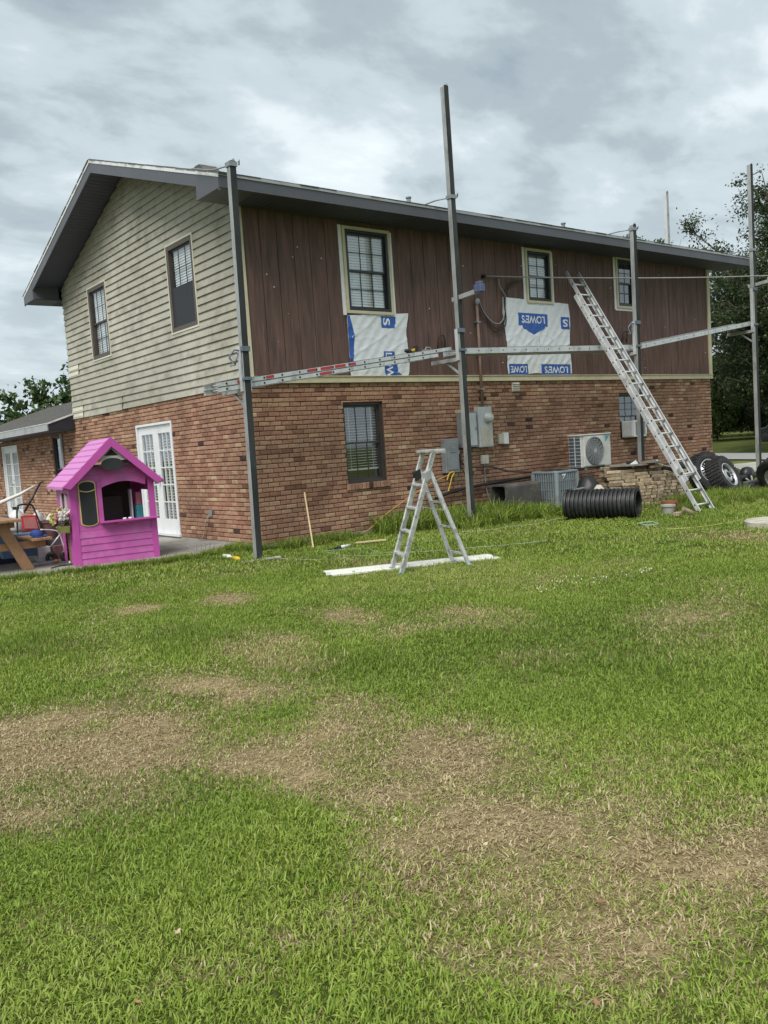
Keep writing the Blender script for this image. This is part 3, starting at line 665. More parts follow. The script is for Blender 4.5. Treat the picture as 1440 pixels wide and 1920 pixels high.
PAT = [(-9, 3.0), (-5.5, 1.55), (-3.64, .86), (-2.70, .50), (-1.58, .22), (-1.0, .24), (-.55, .42), (-.2, .62), (.005, .76), (.005, 15.0), (-9, 15.0)]
mb = MB(); mb.prism([(x, y, -.030) for x, y in PAT], (0, 0, -.14)); patio = mb.build('patio', SLABM, kind='structure', bevel=.012)
rd = Vector((.45, .89, 0)).normalized(); rn = Vector((rd.y, -rd.x, 0)); rc = Vector((23.6, 5.4, 0)); mb = MB()
n_ = 24
for i in range(n_):
    a, b = rc+rd*(-40+i*8.), rc+rd*(-40+(i+1)*8.)
    zz = GZ+.05
    mb.add([(a-rn*0)[:2]+(zz,) if False else (a.x, a.y, zz), (a.x+rn.x*3.6, a.y+rn.y*3.6, zz), (b.x+rn.x*3.6, b.y+rn.y*3.6, zz), (b.x, b.y, zz)], [(0, 1, 2, 3)])
ASPH = mat('old_asphalt', (.30, .30, .29), .9, var=.12, scale=4, bump=.3, bscale=60)
mb.build('road', ASPH, kind='structure')

# ------------------------------------------------------------------ grass
def grass_mat():
    m, nt, p, o = newmat('grass_blades'); L = nt.links.new
    a = N(nt, 'ShaderNodeAttribute', attribute_name='dry', attribute_type='INSTANCER')
    b = N(nt, 'ShaderNodeAttribute', attribute_name='rnd'); oi = N(nt, 'ShaderNodeObjectInfo')
    h = N(nt, 'ShaderNodeAttribute', attribute_name='hue', attribute_type='INSTANCER')
    # per blade: dry if rnd < dry-ish
    s_ = N(nt, 'ShaderNodeMath', operation='SUBTRACT'); L(a.outputs['Fac'], s_.inputs[0]); L(b.outputs['Fac'], s_.inputs[1])
    mr = N(nt, 'ShaderNodeMapRange', inp={1: -.07, 2: .07, 3: 0., 4: 1.}); L(s_.outputs[0], mr.inputs[0])
    mlt = N(nt, 'ShaderNodeMath', operation='MULTIPLY', inp={1: 7.31}); L(b.outputs['Fac'], mlt.inputs[0])
    fr = N(nt, 'ShaderNodeMath', operation='FRACT'); L(mlt.outputs[0], fr.inputs[0])
    ad = N(nt, 'ShaderNodeMath', operation='ADD'); L(fr.outputs[0], ad.inputs[0]); L(h.outputs['Fac'], ad.inputs[1])
    hv = N(nt, 'ShaderNodeMath', operation='MULTIPLY', inp={1: .5}); L(ad.outputs[0], hv.inputs[0])
    g1 = ramp(nt, [(0, (.100, .160, .024)), (.35, (.212, .310, .040)), (.65, (.315, .408, .064)), (1, (.43, .50, .13))], 'LINEAR'); L(hv.outputs[0], g1.inputs[0])
    d1 = ramp(nt, [(0, (.25, .18, .092)), (.4, (.46, .358, .195)), (.75, (.57, .465, .270)), (1, (.68, .585, .365))], 'LINEAR'); L(fr.outputs[0], d1.inputs[0])
    x = N(nt, 'ShaderNodeMix', data_type='RGBA'); L(mr.outputs[0], x.inputs[0]); L(g1.outputs[0], x.inputs[6]); L(d1.outputs[0], x.inputs[7])
    L(x.outputs[2], p.inputs['Base Color']); p.inputs['Roughness'].default_value = .5; p.inputs['Specular IOR Level'].default_value = .35
    t = N(nt, 'ShaderNodeBsdfTranslucent'); L(x.outputs[2], t.inputs[0]); ms = N(nt, 'ShaderNodeMixShader', inp={0: .30})
    L(p.outputs[0], ms.inputs[1]); L(t.outputs[0], ms.inputs[2]); L(ms.outputs[0], o.inputs[0])
    return m
GRASSM = grass_mat()
def clump(name, n, rad, l0, l1, wd, lean, segs, seed, curl=.6):
    r = np.random.default_rng(seed); vs = []; fs = []; av = []
    for k in range(n):
        a = r.uniform(0, 6.283); q = rad*math.sqrt(r.uniform(0, 1)); x0, y0 = q*math.cos(a), q*math.sin(a)
        d = r.uniform(0, 6.283); ln = r.uniform(l0, l1)*(.7+.3*r.uniform()); th = r.uniform(*lean); w = wd*r.uniform(.7, 1.25)
        fx, fy = math.cos(d), math.sin(d); sx, sy = -fy, fx; tw = r.uniform(-.7, .7)
        b = len(vs); px_, pz = 0., -.004; t = th*.5
        for s in range(segs+1):
            f = s/segs; ww = w*(1-.55*f*f) if s < segs else 0
            c = (x0+fx*px_, y0+fy*px_, pz)
            if s == segs: vs.append(c)
            else:
                ox, oy, oz = sx*math.cos(tw)*ww/2, sy*math.cos(tw)*ww/2, math.sin(tw)*ww/2
                vs += [(c[0]-ox, c[1]-oy, c[2]-oz), (c[0]+ox, c[1]+oy, c[2]+oz)]
            px_ += math.sin(t)*ln/segs; pz += math.cos(t)*ln/segs; t += th*curl*1.6/segs
        rv = r.uniform()
        for s in range(segs-1): fs.append((b+2*s, b+2*s+1, b+2*s+3, b+2*s+2)); av.append(rv)
        fs.append((b+2*segs-2, b+2*segs-1, b+2*segs)); av.append(rv)
    me = bpy.data.meshes.new(name); me.from_pydata(vs, [], fs); at = me.attributes.new('rnd', 'FLOAT', 'FACE'); at.data.foreach_set('value', np.array(av, np.float32))
    me.materials.append(GRASSM); return bpy.data.objects.new(name, me)
def scatter(name, P, scl, rot, idx, attrs, sources, label, cat):
    col = bpy.data.collections.new(name+'_sources')
    for k, o in enumerate(sources): o.name = '%s_%02d' % (name, k); col.objects.link(o)
    me = bpy.data.meshes.new(name); me.vertices.add(len(P)); me.vertices.foreach_set('co', P.astype(np.float32).ravel())
    for nm, typ, arr in [('scl', 'FLOAT_VECTOR', scl), ('rot', 'FLOAT_VECTOR', rot), ('idx', 'INT', idx)]+[(k, 'FLOAT', v) for k, v in attrs.items()]:
        at = me.attributes.new(nm, typ, 'POINT'); at.data.foreach_set('vector' if typ == 'FLOAT_VECTOR' else 'value', np.ascontiguousarray(arr, np.int32 if typ == 'INT' else np.float32).ravel())
    o = link_mesh(name, me, kind='stuff'); o['label'] = label; o['category'] = cat
    ng = bpy.data.node_groups.new(name, 'GeometryNodeTree'); ng.interface.new_socket('Geometry', in_out='INPUT', socket_type='NodeSocketGeometry'); ng.interface.new_socket('Geometry', in_out='OUTPUT', socket_type='NodeSocketGeometry')
    gi, go = ng.nodes.new('NodeGroupInput'), ng.nodes.new('NodeGroupOutput'); ci = ng.nodes.new('GeometryNodeCollectionInfo'); ci.inputs[0].default_value = col; ci.inputs[1].default_value = True; ci.inputs[2].default_value = True
    ip = ng.nodes.new('GeometryNodeInstanceOnPoints'); ip.inputs['Pick Instance'].default_value = True
    def na(nm, t): n = ng.nodes.new('GeometryNodeInputNamedAttribute'); n.data_type = t; n.inputs[0].default_value = nm; return n.outputs[0]
    K = ng.links.new; K(gi.outputs[0], ip.inputs['Points']); K(ci.outputs[0], ip.inputs['Instance']); K(na('idx', 'INT'), ip.inputs['Instance Index']); K(na('rot', 'FLOAT_VECTOR'), ip.inputs['Rotation']); K(na('scl', 'FLOAT_VECTOR'), ip.inputs['Scale']); K(ip.outputs[0], go.inputs[0])
    md = o.modifiers.new('scatter', 'NODES'); md.node_group = ng
    return o
def inpoly(x, y, poly):
    c = np.zeros(x.shape, bool); j = len(poly)-1
    for i in range(len(poly)):
        (xi, yi), (xj, yj) = poly[i], poly[j]
        c ^= ((yi > y) != (yj > y)) & (x < (xj-xi)*(y-yi)/((yj-yi) or 1e-9)+xi); j = i
    return c
def lawn_points(d0, d1, step, ang):
    n = int(d1/step)+1; g = np.arange(-n, n+1)*step; A, B = np.meshgrid(g, g)
    A = A+RNG.uniform(-.5, .5, A.shape)*step; B = B+RNG.uniform(-.5, .5, B.shape)*step
    r = np.hypot(A, B); th = np.arctan2(A, B)-yaw; th = (th+np.pi) % (2*np.pi)-np.pi
    k = (r >= d0+RNG.uniform(-.3, .3, r.shape)) & (r < d1+RNG.uniform(-.3, .3, r.shape)) & (np.abs(th) < ang)
    x, y = A[k]+CAM.x, B[k]+CAM.y
    ok = ~inpoly(x, y, PAT) & ~((x > -.03) & (x < HL+.03) & (y > -.05) & (y < 17)); t = (x-rc.x)*rn.x+(y-rc.y)*rn.y
    ok &= ~((t > 0) & (t < 3.6))
    return x[ok], y[ok]
def lawn(name, d0, d1, step, ang, sources, hs, label):
    x, y = lawn_points(d0, d1, step, ang); n = len(x); d = dryness(x, y); lu = blobs(x, y, LUSH)
    keep = RNG.uniform(size=n) > np.clip(d-.7, 0, 1)*.5; x, y, d, lu = x[keep], y[keep], d[keep], lu[keep]; n = len(x)
    s = RNG.uniform(.75, 1.25, n)*hs; hf = np.clip(1-.62*d, .3, 1)*(1+1.1*lu)*(.75+.5*fbm(x, y, 1.7, 3, 77))
    scl = np.stack([s, s, s*hf], -1); rot = np.stack([RNG.uniform(-.15, .15, n), RNG.uniform(-.15, .15, n), RNG.uniform(0, 6.283, n)], -1)
    sa, sb = x*.80-y*.60, x*.60+y*.80      # faint mower strips
    hue = np.clip(.12+1.0*(fbm(x, y, .55, 4, 21)-.2)+.75*(fbm(sa*.22, sb*1.3, 1., 3, 61)-.5)-.3*lu+RNG.uniform(-.12, .12, n), 0, 1)
    return scatter(name, np.stack([x, y, ghgt(x, y)], -1), scl, rot, (RNG.integers(0, len(sources), n) if len(sources) < 9 else RNG.choice(9, n, p=[.133]*7+[.028, .041])), {'dry': d, 'hue': hue}, sources, label, 'grass')
lawn('grass', 1.2, 5.2, .046, R(40), [clump('c', 62, .074, .015, .042, .0048, (.35, 1.65), 3, 100+k) for k in range(7)]+[clump('c', 9, .03, .020, .038, .016, (1.2, 1.9), 4, 150), clump('c', 7, .05, .05, .10, .0026, (1.5, 2.2), 4, 151)], 1., 'green mown lawn grass with straw coloured dry patches')
lawn('grass', 5.2, 10.5, .095, R(38), [clump('c', 96, .13, .020, .050, .0066, (.35, 1.5), 2, 200+k) for k in range(6)], 1., 'green lawn grass of the middle yard with mown strips')
lawn('grass', 10.5, 27, .20, R(36), [clump('c', 135, .27, .026, .066, .011, (.4, 1.5), 2, 300+k) for k in range(6)], 1., 'green lawn grass near the house and beside the road')
# tall uncut grass and weeds by the wall, poles and patio
def band(pts, n, spread):
    pts = np.array(pts, float); seg = np.diff(pts, axis=0); ln = np.hypot(seg[:, 0], seg[:, 1]); c = np.concatenate([[0], np.cumsum(ln)])
    t = RNG.uniform(0, c[-1], n); i = np.clip(np.searchsorted(c, t)-1, 0, len(seg)-1); f = (t-c[i])/ln[i]; p = pts[i]+seg[i]*f[:, None]
    return p+RNG.normal(0, spread, p.shape)
tall = [(band([(.15, -.28), (1.6, -.22)], 120, .09), .9), (band([(1.5, -.15), (2.6, -.2)], 50, .06), .5), (band([(2.4, -.3), (4.6, -.75)], 360, .20), 1.85), (band([(3.2, -1.0), (5.2, -1.15)], 440, .20), 1.45), (band([(5.0, -1.3), (5.8, -1.4)], 100, .14), .6),
        (band([(6.6, -2.2), (7.2, -1.9)], 80, .15), .8), (band([(7.3, -2.7), (8.9, -2.9)], 420, .28), 1.15), (band([(8.6, -3.1), (11.5, -4.2)], 500, .35), 1.0), (band([(10.0, -2.4), (13.0, -2.6)], 200, .3), .9), (band([(6.6, -3.0), (7.6, -3.3)], 100, .2), .8),
        (band([(-3.7, .83), (-2.7, .46), (-1.58, .17), (-1.0, .18), (-.5, .38), (-.02, .66)], 420, .045), .62), (band([(-.3, .4), (.0, -.1), (.3, -.25)], 70, .08), .8), (band([(13.2, -1.1), (13.3, -1.0)], 30, .1), .8), (band([(-.75, -1.05), (-.6, -1.1)], 16, .1), .4), (band([(3.4, -1.15), (3.5, -1.2)], 30, .12), .6)]
P = np.concatenate([t[0] for t in tall]); H = np.concatenate([np.full(len(t[0]), t[1]) for t in tall])
ok = ~((P[:, 0] > -.01) & (P[:, 1] > -.03)); P, H = P[ok], H[ok]; n = len(P)
src = [clump('w', 26, .05, .10, .26, .0085, (.15, 1.1), 4, 400+k, .9) for k in range(6)]
s = H*RNG.uniform(.7, 1.25, n); scatter('tall_grass', np.stack([P[:, 0], P[:, 1], ghgt(P[:, 0], P[:, 1])], -1), np.stack([s, s, s], -1), np.stack([RNG.uniform(-.2, .2, n), RNG.uniform(-.2, .2, n), RNG.uniform(0, 6.28, n)], -1), RNG.integers(0, 6, n), {'dry': RNG.uniform(0, .12, n), 'hue': RNG.uniform(0, .45, n)}, src, 'tall dark green weeds growing along the wall and patio edge', 'weeds')
# white clover heads and dead leaves
x = RNG.uniform(-.6, .9, 34); y = RNG.normal(0, .14, 34)-6.2-.75*x*.4
mb = MB()
for a, b in zip(x, y):
    z = float(ghgt(np.array([a]), np.array([b]))[0])+.05; mb.lathe([(.002, -.005), (.006, -.002), (.0055, .004), (.002, .006)], (a, b, z), n=6)
mb.build('clover_flowers', mat('clover_flower', (.75, .74, .62), .8), kind='stuff', label='tiny white clover flower heads dotted in the lawn', cat='flowers')
LEAF = mat('dead_leaf', (.30, .17, .085), .8, var=.3, scale=20)
LEAF2 = mat('pale_dead_leaf', (.50, .40, .25), .8, var=.2, scale=20)
def dead_leaf(x, y, s, rz, m, label):
    z = float(ghgt(np.array([x]), np.array([y]))[0])+.045; mb = MB(); rows = []
    for i in range(7):
        f = i/6; w = math.sin(math.pi*min(.98, f*.92+.04))**1.3*(.24+.09*math.sin(f*19+x*7)); rows += [(f-.5, -w, .9*(f-.5)**2+.5*w), (f-.5, 0, .9*(f-.5)**2), (f-.5, w, .9*(f-.5)**2+.75*w)]
    vs = [(x+s*(a*math.cos(rz)-b*math.sin(rz)), y+s*(a*math.sin(rz)+b*math.cos(rz)), z+s*c) for a, b, c in rows]
    mb.add(vs, [(3*i+j, 3*i+j+1, 3*i+j+4, 3*i+j+3) for i in range(6) for j in range(2)]); mb.build('dead_leaf', m, smooth=True, label=label, cat='leaf', group='dead leaves on the lawn')
# ------------------------------------------------------------------ trees
def leaf_material(name, c, c2, tr=.3):
    m, nt, p, o = newmat(name); L = nt.links.new
    a = N(nt, 'ShaderNodeAttribute', attribute_name='rnd'); r = ramp(nt, [(0, tuple(v*.6 for v in c)), (.5, c), (1, c2)], 'LINEAR'); L(a.outputs['Fac'], r.inputs[0])
    L(r.outputs[0], p.inputs['Base Color']); p.inputs['Roughness'].default_value = .55; p.inputs['Specular IOR Level'].default_value = .3
    t = N(nt, 'ShaderNodeBsdfTranslucent'); L(r.outputs[0], t.inputs[0]); ms = N(nt, 'ShaderNodeMixShader', inp={0: tr}); L(p.outputs[0], ms.inputs[1]); L(t.outputs[0], ms.inputs[2]); L(ms.outputs[0], o.inputs[0]); return m
BARK = mat('bark', (.085, .072, .058), .95, var=.35, scale=9, bump=.8, bscale=25, stretch=(1, 1, .3))
OAK = leaf_material('oak_leaves', (.046, .073, .029), (.112, .148, .056)); PALEL = leaf_material('pale_leaves', (.10, .155, .045), (.19, .24, .085)); FIGL = leaf_material('broad_leaves', (.065, .118, .040), (.15, .21, .075)); SHRUB = leaf_material('shrub_leaves', (.12, .135, .075), (.22, .22, .14))
def leaves_mesh(name, C, size, r, m, aspect=.55):
    n = len(C); u = r.normal(size=(n, 3)); u /= np.linalg.norm(u, axis=1)[:, None]; w = r.normal(size=(n, 3)); v = np.cross(u, w); v /= np.linalg.norm(v, axis=1)[:, None]+1e-9
    s = (size*r.uniform(.6, 1.3, n))[:, None]; nn = np.cross(u, v)
    a = C-u*s*.5; b = C+v*s*aspect*.5+nn*s*.08; c = C+u*s*.5; d = C-v*s*aspect*.5+nn*s*.08
    V_ = np.stack([a, b, c, d], 1).reshape(-1, 3); me = bpy.data.meshes.new(name); me.vertices.add(len(V_)); me.vertices.foreach_set('co', V_.astype(np.float32).ravel())
    me.loops.add(4*n); me.loops.foreach_set('vertex_index', np.arange(4*n)); me.polygons.add(n); me.polygons.foreach_set('loop_start', np.arange(n)*4)
    at = me.attributes.new('rnd', 'FLOAT', 'FACE'); at.data.foreach_set('value', r.uniform(size=n).astype(np.float32)); me.update(calc_edges=True); me.materials.append(m); return me
def tree(name, base, H, lobes, ncl, per, spread, lsize, m, seed, label, trunk_r=.25, group=None, limbs=9, cat='tree'):
    """lobes: (dx,dy,z,rx,ry,rz) ellipsoids of crown"""
    r = np.random.default_rng(seed); base = Vector(base); root = empty(name, base, label, cat, group); W_ = np.array([l[3]*l[4]*l[5] for l in lobes]); W_ = W_/W_.sum()
    cl = []; top = Vector((base.x+lobes[0][0]*.5, base.y+lobes[0][1]*.5, base.z+H*.62)); mb = MB()
    nb = max(8, ncl//16)
    for k in r.choice(len(lobes), nb, p=W_):
        l = lobes[k]; d = r.normal(size=3); d /= np.linalg.norm(d); d[2] = d[2]*.9+.12; q = r.uniform(.55, 1)**.5*r.uniform(.9, 1.08)
        tgt = Vector((base.x+l[0]+d[0]*l[3]*q, base.y+l[1]+d[1]*l[4]*q, max(base.z+.4, base.z+l[2]+d[2]*l[5]*q))); f = min(.97, max(.12, (tgt.z-base.z)/H*.85-r.uniform(.05, .2))); p0 = base.lerp(top, f)
        mid = p0.lerp(tgt, .55)+Vector((r.normal()*.12, r.normal()*.12, H*.03)); rr = trunk_r*(.42-.25*f); path = [p0, p0.lerp(mid, .5)+Vector((0, 0, H*.01)), mid, mid.lerp(tgt, .55), tgt]; mb.tube(path, [rr, rr*.8, rr*.55, rr*.35, rr*.12], 6)
        ls = (l[3]+l[4]+l[5])/3*.42
        for j in range(8):
            t_ = r.uniform(.35, 1.); P0 = p0.lerp(mid, t_*2) if t_ < .5 else mid.lerp(tgt, (t_-.5)*2); dd = Vector(r.normal(size=3)); dd.z = dd.z*.45+.15; dd = dd.normalized()*ls*r.uniform(.4, 1.1); P1 = P0+dd
            mb.tube([P0, P0+dd*.5+Vector((0, 0, .04)), P1], [rr*.3, rr*.2, rr*.06], 4)
            for u_ in (.5, 1.): cl.append(tuple(P0+dd*(u_+r.uniform(-.15, .15))))
    cl = np.array(cl); ncl = len(cl); cs = r.uniform(.45, 1.45, ncl)
    C = np.repeat(cl, per, 0)+r.normal(size=(ncl*per, 3))*np.repeat(cs*spread, per)[:, None]*np.array([1, 1, .62])
    C = C[C[:, 2] > base.z+.15]
    link_mesh('crown', leaves_mesh('crown', C, lsize, r, m), root)
    pts = [base+Vector((0, 0, -.15)), base+Vector((0, 0, H*.1)), base.lerp(top, .5)+Vector((r.normal()*.15, r.normal()*.15, 0)), top]; mb.tube(pts, [trunk_r*1.4, trunk_r, trunk_r*.75, trunk_r*.3], 10)
    mb.build('trunk', BARK, root, smooth=True); return root
tree('oak_tree', (32, 6.3, -.1), 15.6, [(.3, .8, 11.8, 2.8, 2.4, 2.3), (0, 1.6, 7.2, 4.4, 3.4, 3.2), (-.5, 5.2, 8.9, 2.4, 1.7, 2.4), (.4, -1.2, 10.6, 3.4, 3.4, 3.1), (-.3, 2.6, 4.2, 3.2, 2.0, 2.2), (0, 3.9, 10.6, 2.2, 1.6, 1.5), (0, -1.6, 5.6, 3.4, 3.0, 2.6)], 1900, 72, .30, .135, OAK, 3, 'tall dark green oak tree beyond the far end of the house', .34)
tree('oak_tree', (44, 13, 0), 12, [(0, 0, 7, 4.5, 5, 3.6), (0, 4.5, 5.5, 3, 3, 2.6)], 520, 80, .42, .20, OAK, 5, 'dark oak tree behind the tall oak across the road', .3)
tree('light_green_tree', (27.4, 2.6, -.1), 9, [(0, 0, 6.2, 1.9, 1.9, 2.2), (.3, -.6, 3.6, 1.8, 1.9, 1.6)], 420, 80, .24, .12, PALEL, 8, 'lighter green tree at the right edge behind the last scaffold pole', .14)
tree('roof_edge_tree', (34, 15.6, 0), 11.6, [(0, -.6, 9.6, 2.4, 2.6, 2.0), (1, 2, 8.4, 2, 2, 1.6)], 420, 60, .24, .14, FIGL, 9, 'tree whose crown shows over the far end of the roof', .2)
tree('broad_leaf_tree', (5.2, 25.5, 0), 6.6, [(.6, 0, 4.9, 1.5, 1.6, 1.2), (-1.6, -.3, 4.3, 1.3, 1.2, 1.0), (-3.0, .3, 3.6, 1.1, 1.0, .8), (-.2, 0, 3.2, 2.8, 1.6, .9), (-1.4, 0, 5.2, .7, .7, .5)], 560, 20, .17, .24, FIGL, 14, 'broad leaved tree behind the low wing roof', .13)
tree('tall_thin_tree', (20.2, 15, 0), 11.4, [(0, 0, 10.7, .9, .9, .55), (0, 0, 9.4, 1.2, 1.2, 1.0)], 200, 14, .12, .15, FIGL, 17, 'tree whose topmost twigs show above the roof ridge', .14)
rt = random.Random(4)
for k, (x, y, h, mm, lb) in enumerate(((47, 19.5, 4.0, PALEL, 'rounded green bush across the road beside the house end'), (48.5, 16.8, 3.0, SHRUB, 'pale grey green bush across the road'), (47, 14.6, 2.6, SHRUB, 'low pale bush across the road by the last pole'), (54, 24, 6.5, OAK, 'dark bush row end behind the pale bushes'), (55, 19, 6.0, PALEL, 'tall light green bush behind the pale bushes'), (52, 11, 5.5, OAK, 'dark bush behind the parked dark car'))):
    tree('bush', (x, y, .1), h, [(0, 0, h*.52, h*.62, h*.62, h*.46)], 420, 40, h*.07, h*.045, mm, 30+k, lb, .06, 'bushes across the road', cat='bush')
# dark wood far beyond
r = np.random.default_rng(70); n = 42000; ang = r.uniform(R(20), R(75), n); dist = r.uniform(90, 125, n); hh = 4+7*fbm(np.degrees(ang), dist*0, .35, 3, 3)
C = np.stack([CAM.x+np.sin(ang)*dist, CAM.y+np.cos(ang)*dist, r.uniform(0, 1, n)**.8*hh], -1)
C = C[np.abs(np.degrees(ang)) > 0]; link_mesh('woodland', leaves_mesh('woodland', C, .9, r, OAK, .8), kind='stuff', label='far dark line of woods beyond the fields', category='woods') if False else None
wo = link_mesh('woodland', leaves_mesh('woodland', C, .9, r, OAK, .8), kind='stuff'); tag(wo, 'far dark line of woods beyond the fields', 'woods')
# ------------------------------------------------------------------ scaffold poles with pump jacks
def scaffold_pole(x, y, z0, z1, label, jack=None, arm=None, top=(0, 0), plate=True, tie=True, crank=True, white=False):
    root = empty('scaffold_pole', (x, y, z0), label, 'scaffold pole', 'scaffold poles along the house'); h = .047
    tx, ty = top
    def C(z): f = (z-z0)/(z1-z0); return x+tx*f, y+ty*f
    def sect(mb, a, b, ux0, ux1, uy0, uy1, a_=0.):
        (xa, ya), (xb, yb) = C(a), C(b)
        mb.add([(xa+ux0, ya+uy0, a), (xa+ux1, ya+uy0, a), (xa+ux1, ya+uy1, a), (xa+ux0, ya+uy1, a), (xb+ux0, yb+uy0, b), (xb+ux1, yb+uy0, b), (xb+ux1, yb+uy1, b), (xb+ux0, yb+uy1, b)], MB.BF)
    mb = MB(); sect(mb, z0, z1, -h, h, -h+.006, h); mb.build('pole', POLEA if not white else RUNGM, root, bevel=.004)
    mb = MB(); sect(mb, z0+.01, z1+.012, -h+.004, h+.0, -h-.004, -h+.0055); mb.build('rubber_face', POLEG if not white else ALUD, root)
    mb = MB(); (xa, ya) = C(z1); mb.prism([(xa-h, ya-h-.004, z1), (xa+h, ya-h-.004, z1), (xa+h*.4, ya-h-.004, z1+.05)], (0, .012, 0)); mb.build('pole_tip', ALUD, root)
    if plate: mb = MB(); mb.box(x-.16, x+.16, y-.09, y+.09, z0-.012, z0+.014); mb.build('base_plate', ALUD, root, bevel=.004)
    if tie:
        zt = min(z1-.03, 5.42); (xa, ya) = C(zt); mb = MB(); mb.box(xa-.062, xa+.062, ya-.064, ya+.06, zt-.03, zt+.03)
        mb.tube([(xa+.05, ya-.05, zt+.02), (xa+.09, ya-.07, zt+.06), (xa+.10, ya-.04, zt+.0)], .012, 6)
        tb = mb.build('tie_clamp', STEELG, root)
        mb = MB(); mb.tube([(xa-.03, ya+.05, zt+.0), (xa-.08, ya+.30, zt+.015), (xa-.09, -.55, EZ+.075), (xa-.10, -.1, EZ+.075+SL*.45)], .011, 6); mb.build('tie_bar', STEELG, root, smooth=True)
    if jack:
        zl, zu = jack; (xa, ya) = C((zl+zu)/2)
        mb = MB()
        for zz, hh in ((zu, .035), (zl+.17, .022)):
            xc, yc = C(zz); mb.box(xc-.066, xc+.066, yc-.068, yc+.066, zz-hh, zz+hh)
        jk = mb.build('pump_jack', BLUESTEEL, root, bevel=.004)
        for sx in (-1, 1):
            mb = MB(); mb.box(xa+sx*.064-.010, xa+sx*.064+.010, ya-.02, ya+.05, zl, zu+.03)
            for q in range(3): zz = zl+.15+(zu-zl-.2)*q/2.; mb.box(xa+sx*.064-.011, xa+sx*.064+.011, ya+.005, ya+.025, zz-.012, zz+.012)
            mb.build('jack_rail', ALU, jk)
        mb = MB(); mb.box(xa-.05, xa+.05, ya+.05, -.42, zl-.01, zl+.055); mb.build('plank_arm', ALUD, jk, bevel=.004)
        mb = MB(); mb.beam((xa, ya+.06, zl-.22), (xa, ya+.36, zl-.005), .03, .03); mb.build('arm_brace', ALUD, jk)
        if crank:
            mb = MB(); zc_ = zu-.02; mb.tube([(xa-.06, ya+.0, zc_), (xa-.13, ya+.03, zc_+.01), (xa-.19, ya+.05, zc_-.06), (xa-.20, ya+.05, zc_-.10), (xa-.13, ya+.04, zc_-.20), (xa-.20, ya+.05, zc_-.205)], .013, 6)
            mb.tube([(xa-.13, ya+.04, zc_-.20), (xa-.08, ya+.02, zc_-.03)], .010, 6); mb.build('crank', BLUESTEEL, jk, smooth=True)
    if arm:
        za = arm; (xa, ya) = C(za); mb = MB(); mb.beam((xa, ya+.12, za-.012), (xa, ya-.52, za+.035), .05, .075); am = mb.build('guard_arm', ALUD, root, bevel=.005)
        mb = MB(); mb.box(xa-.055, xa+.055, ya-.60, ya-.44, za+.0, za+.13); mb.box(xa-.035, xa+.035, ya-.58, ya-.46, za+.131, za+.175); mb.build('arm_end_bracket', mat('blue_plastic', (.085, .105, .19), .5) if 'blue_plastic' not in MATS else MATS['blue_plastic'], am, bevel=.012)
    return root
scaffold_pole(-.690, -1.06, GZ+.012, 5.40, 'square scaffold pole standing in front of the near house corner', (2.30, 2.88), None, (.075, 0))
scaffold_pole(3.455, -1.13, GZ+.012, 7.18, 'tallest scaffold pole rising far above the eave between the two wrapped windows', (2.75, 3.24), 3.78, (-.04, 0), crank=False)
scaffold_pole(8.42, -1.10, GZ+.012, 5.50, 'scaffold pole standing behind the brick pile beside the leaning ladder', (2.91, 3.55), None, (.06, 0), plate=False)
scaffold_pole(13.19, -1.10, GZ+.03, 7.38, 'scaffold pole past the far end of the house with ropes hanging from its arm', (3.50, 4.5), 4.60, (.02, 0), crank=False)
scaffold_pole(14.25, 1.80, GZ, 7.66, 'pale scaffold pole whose top shows behind the roof at the far end', None, None, (0, 0), tie=False, white=True)
for k, (dy, ln) in enumerate(((-.35, .72), (-.58, .62))):
    mb = MB(); pts = [(13.2+.04, -1.1+dy, 4.72), (13.25, -1.1+dy, 4.3), (13.23, -1.1+dy, 4.72-ln)]; mb.tube(pts, .014, 6); mb.lathe([(.002, -.04), (.03, -.02), (.03, .02), (.002, .04)], pts[-1], n=8)
    mb.build('rope', mat('pale_rope', (.62, .60, .48), .9) if 'pale_rope' not in MATS else MATS['pale_rope'], smooth=True, label=('pale knotted rope hanging nearest the last scaffold pole', 'pale rope hanging at the right edge of the picture')[k], cat='rope')

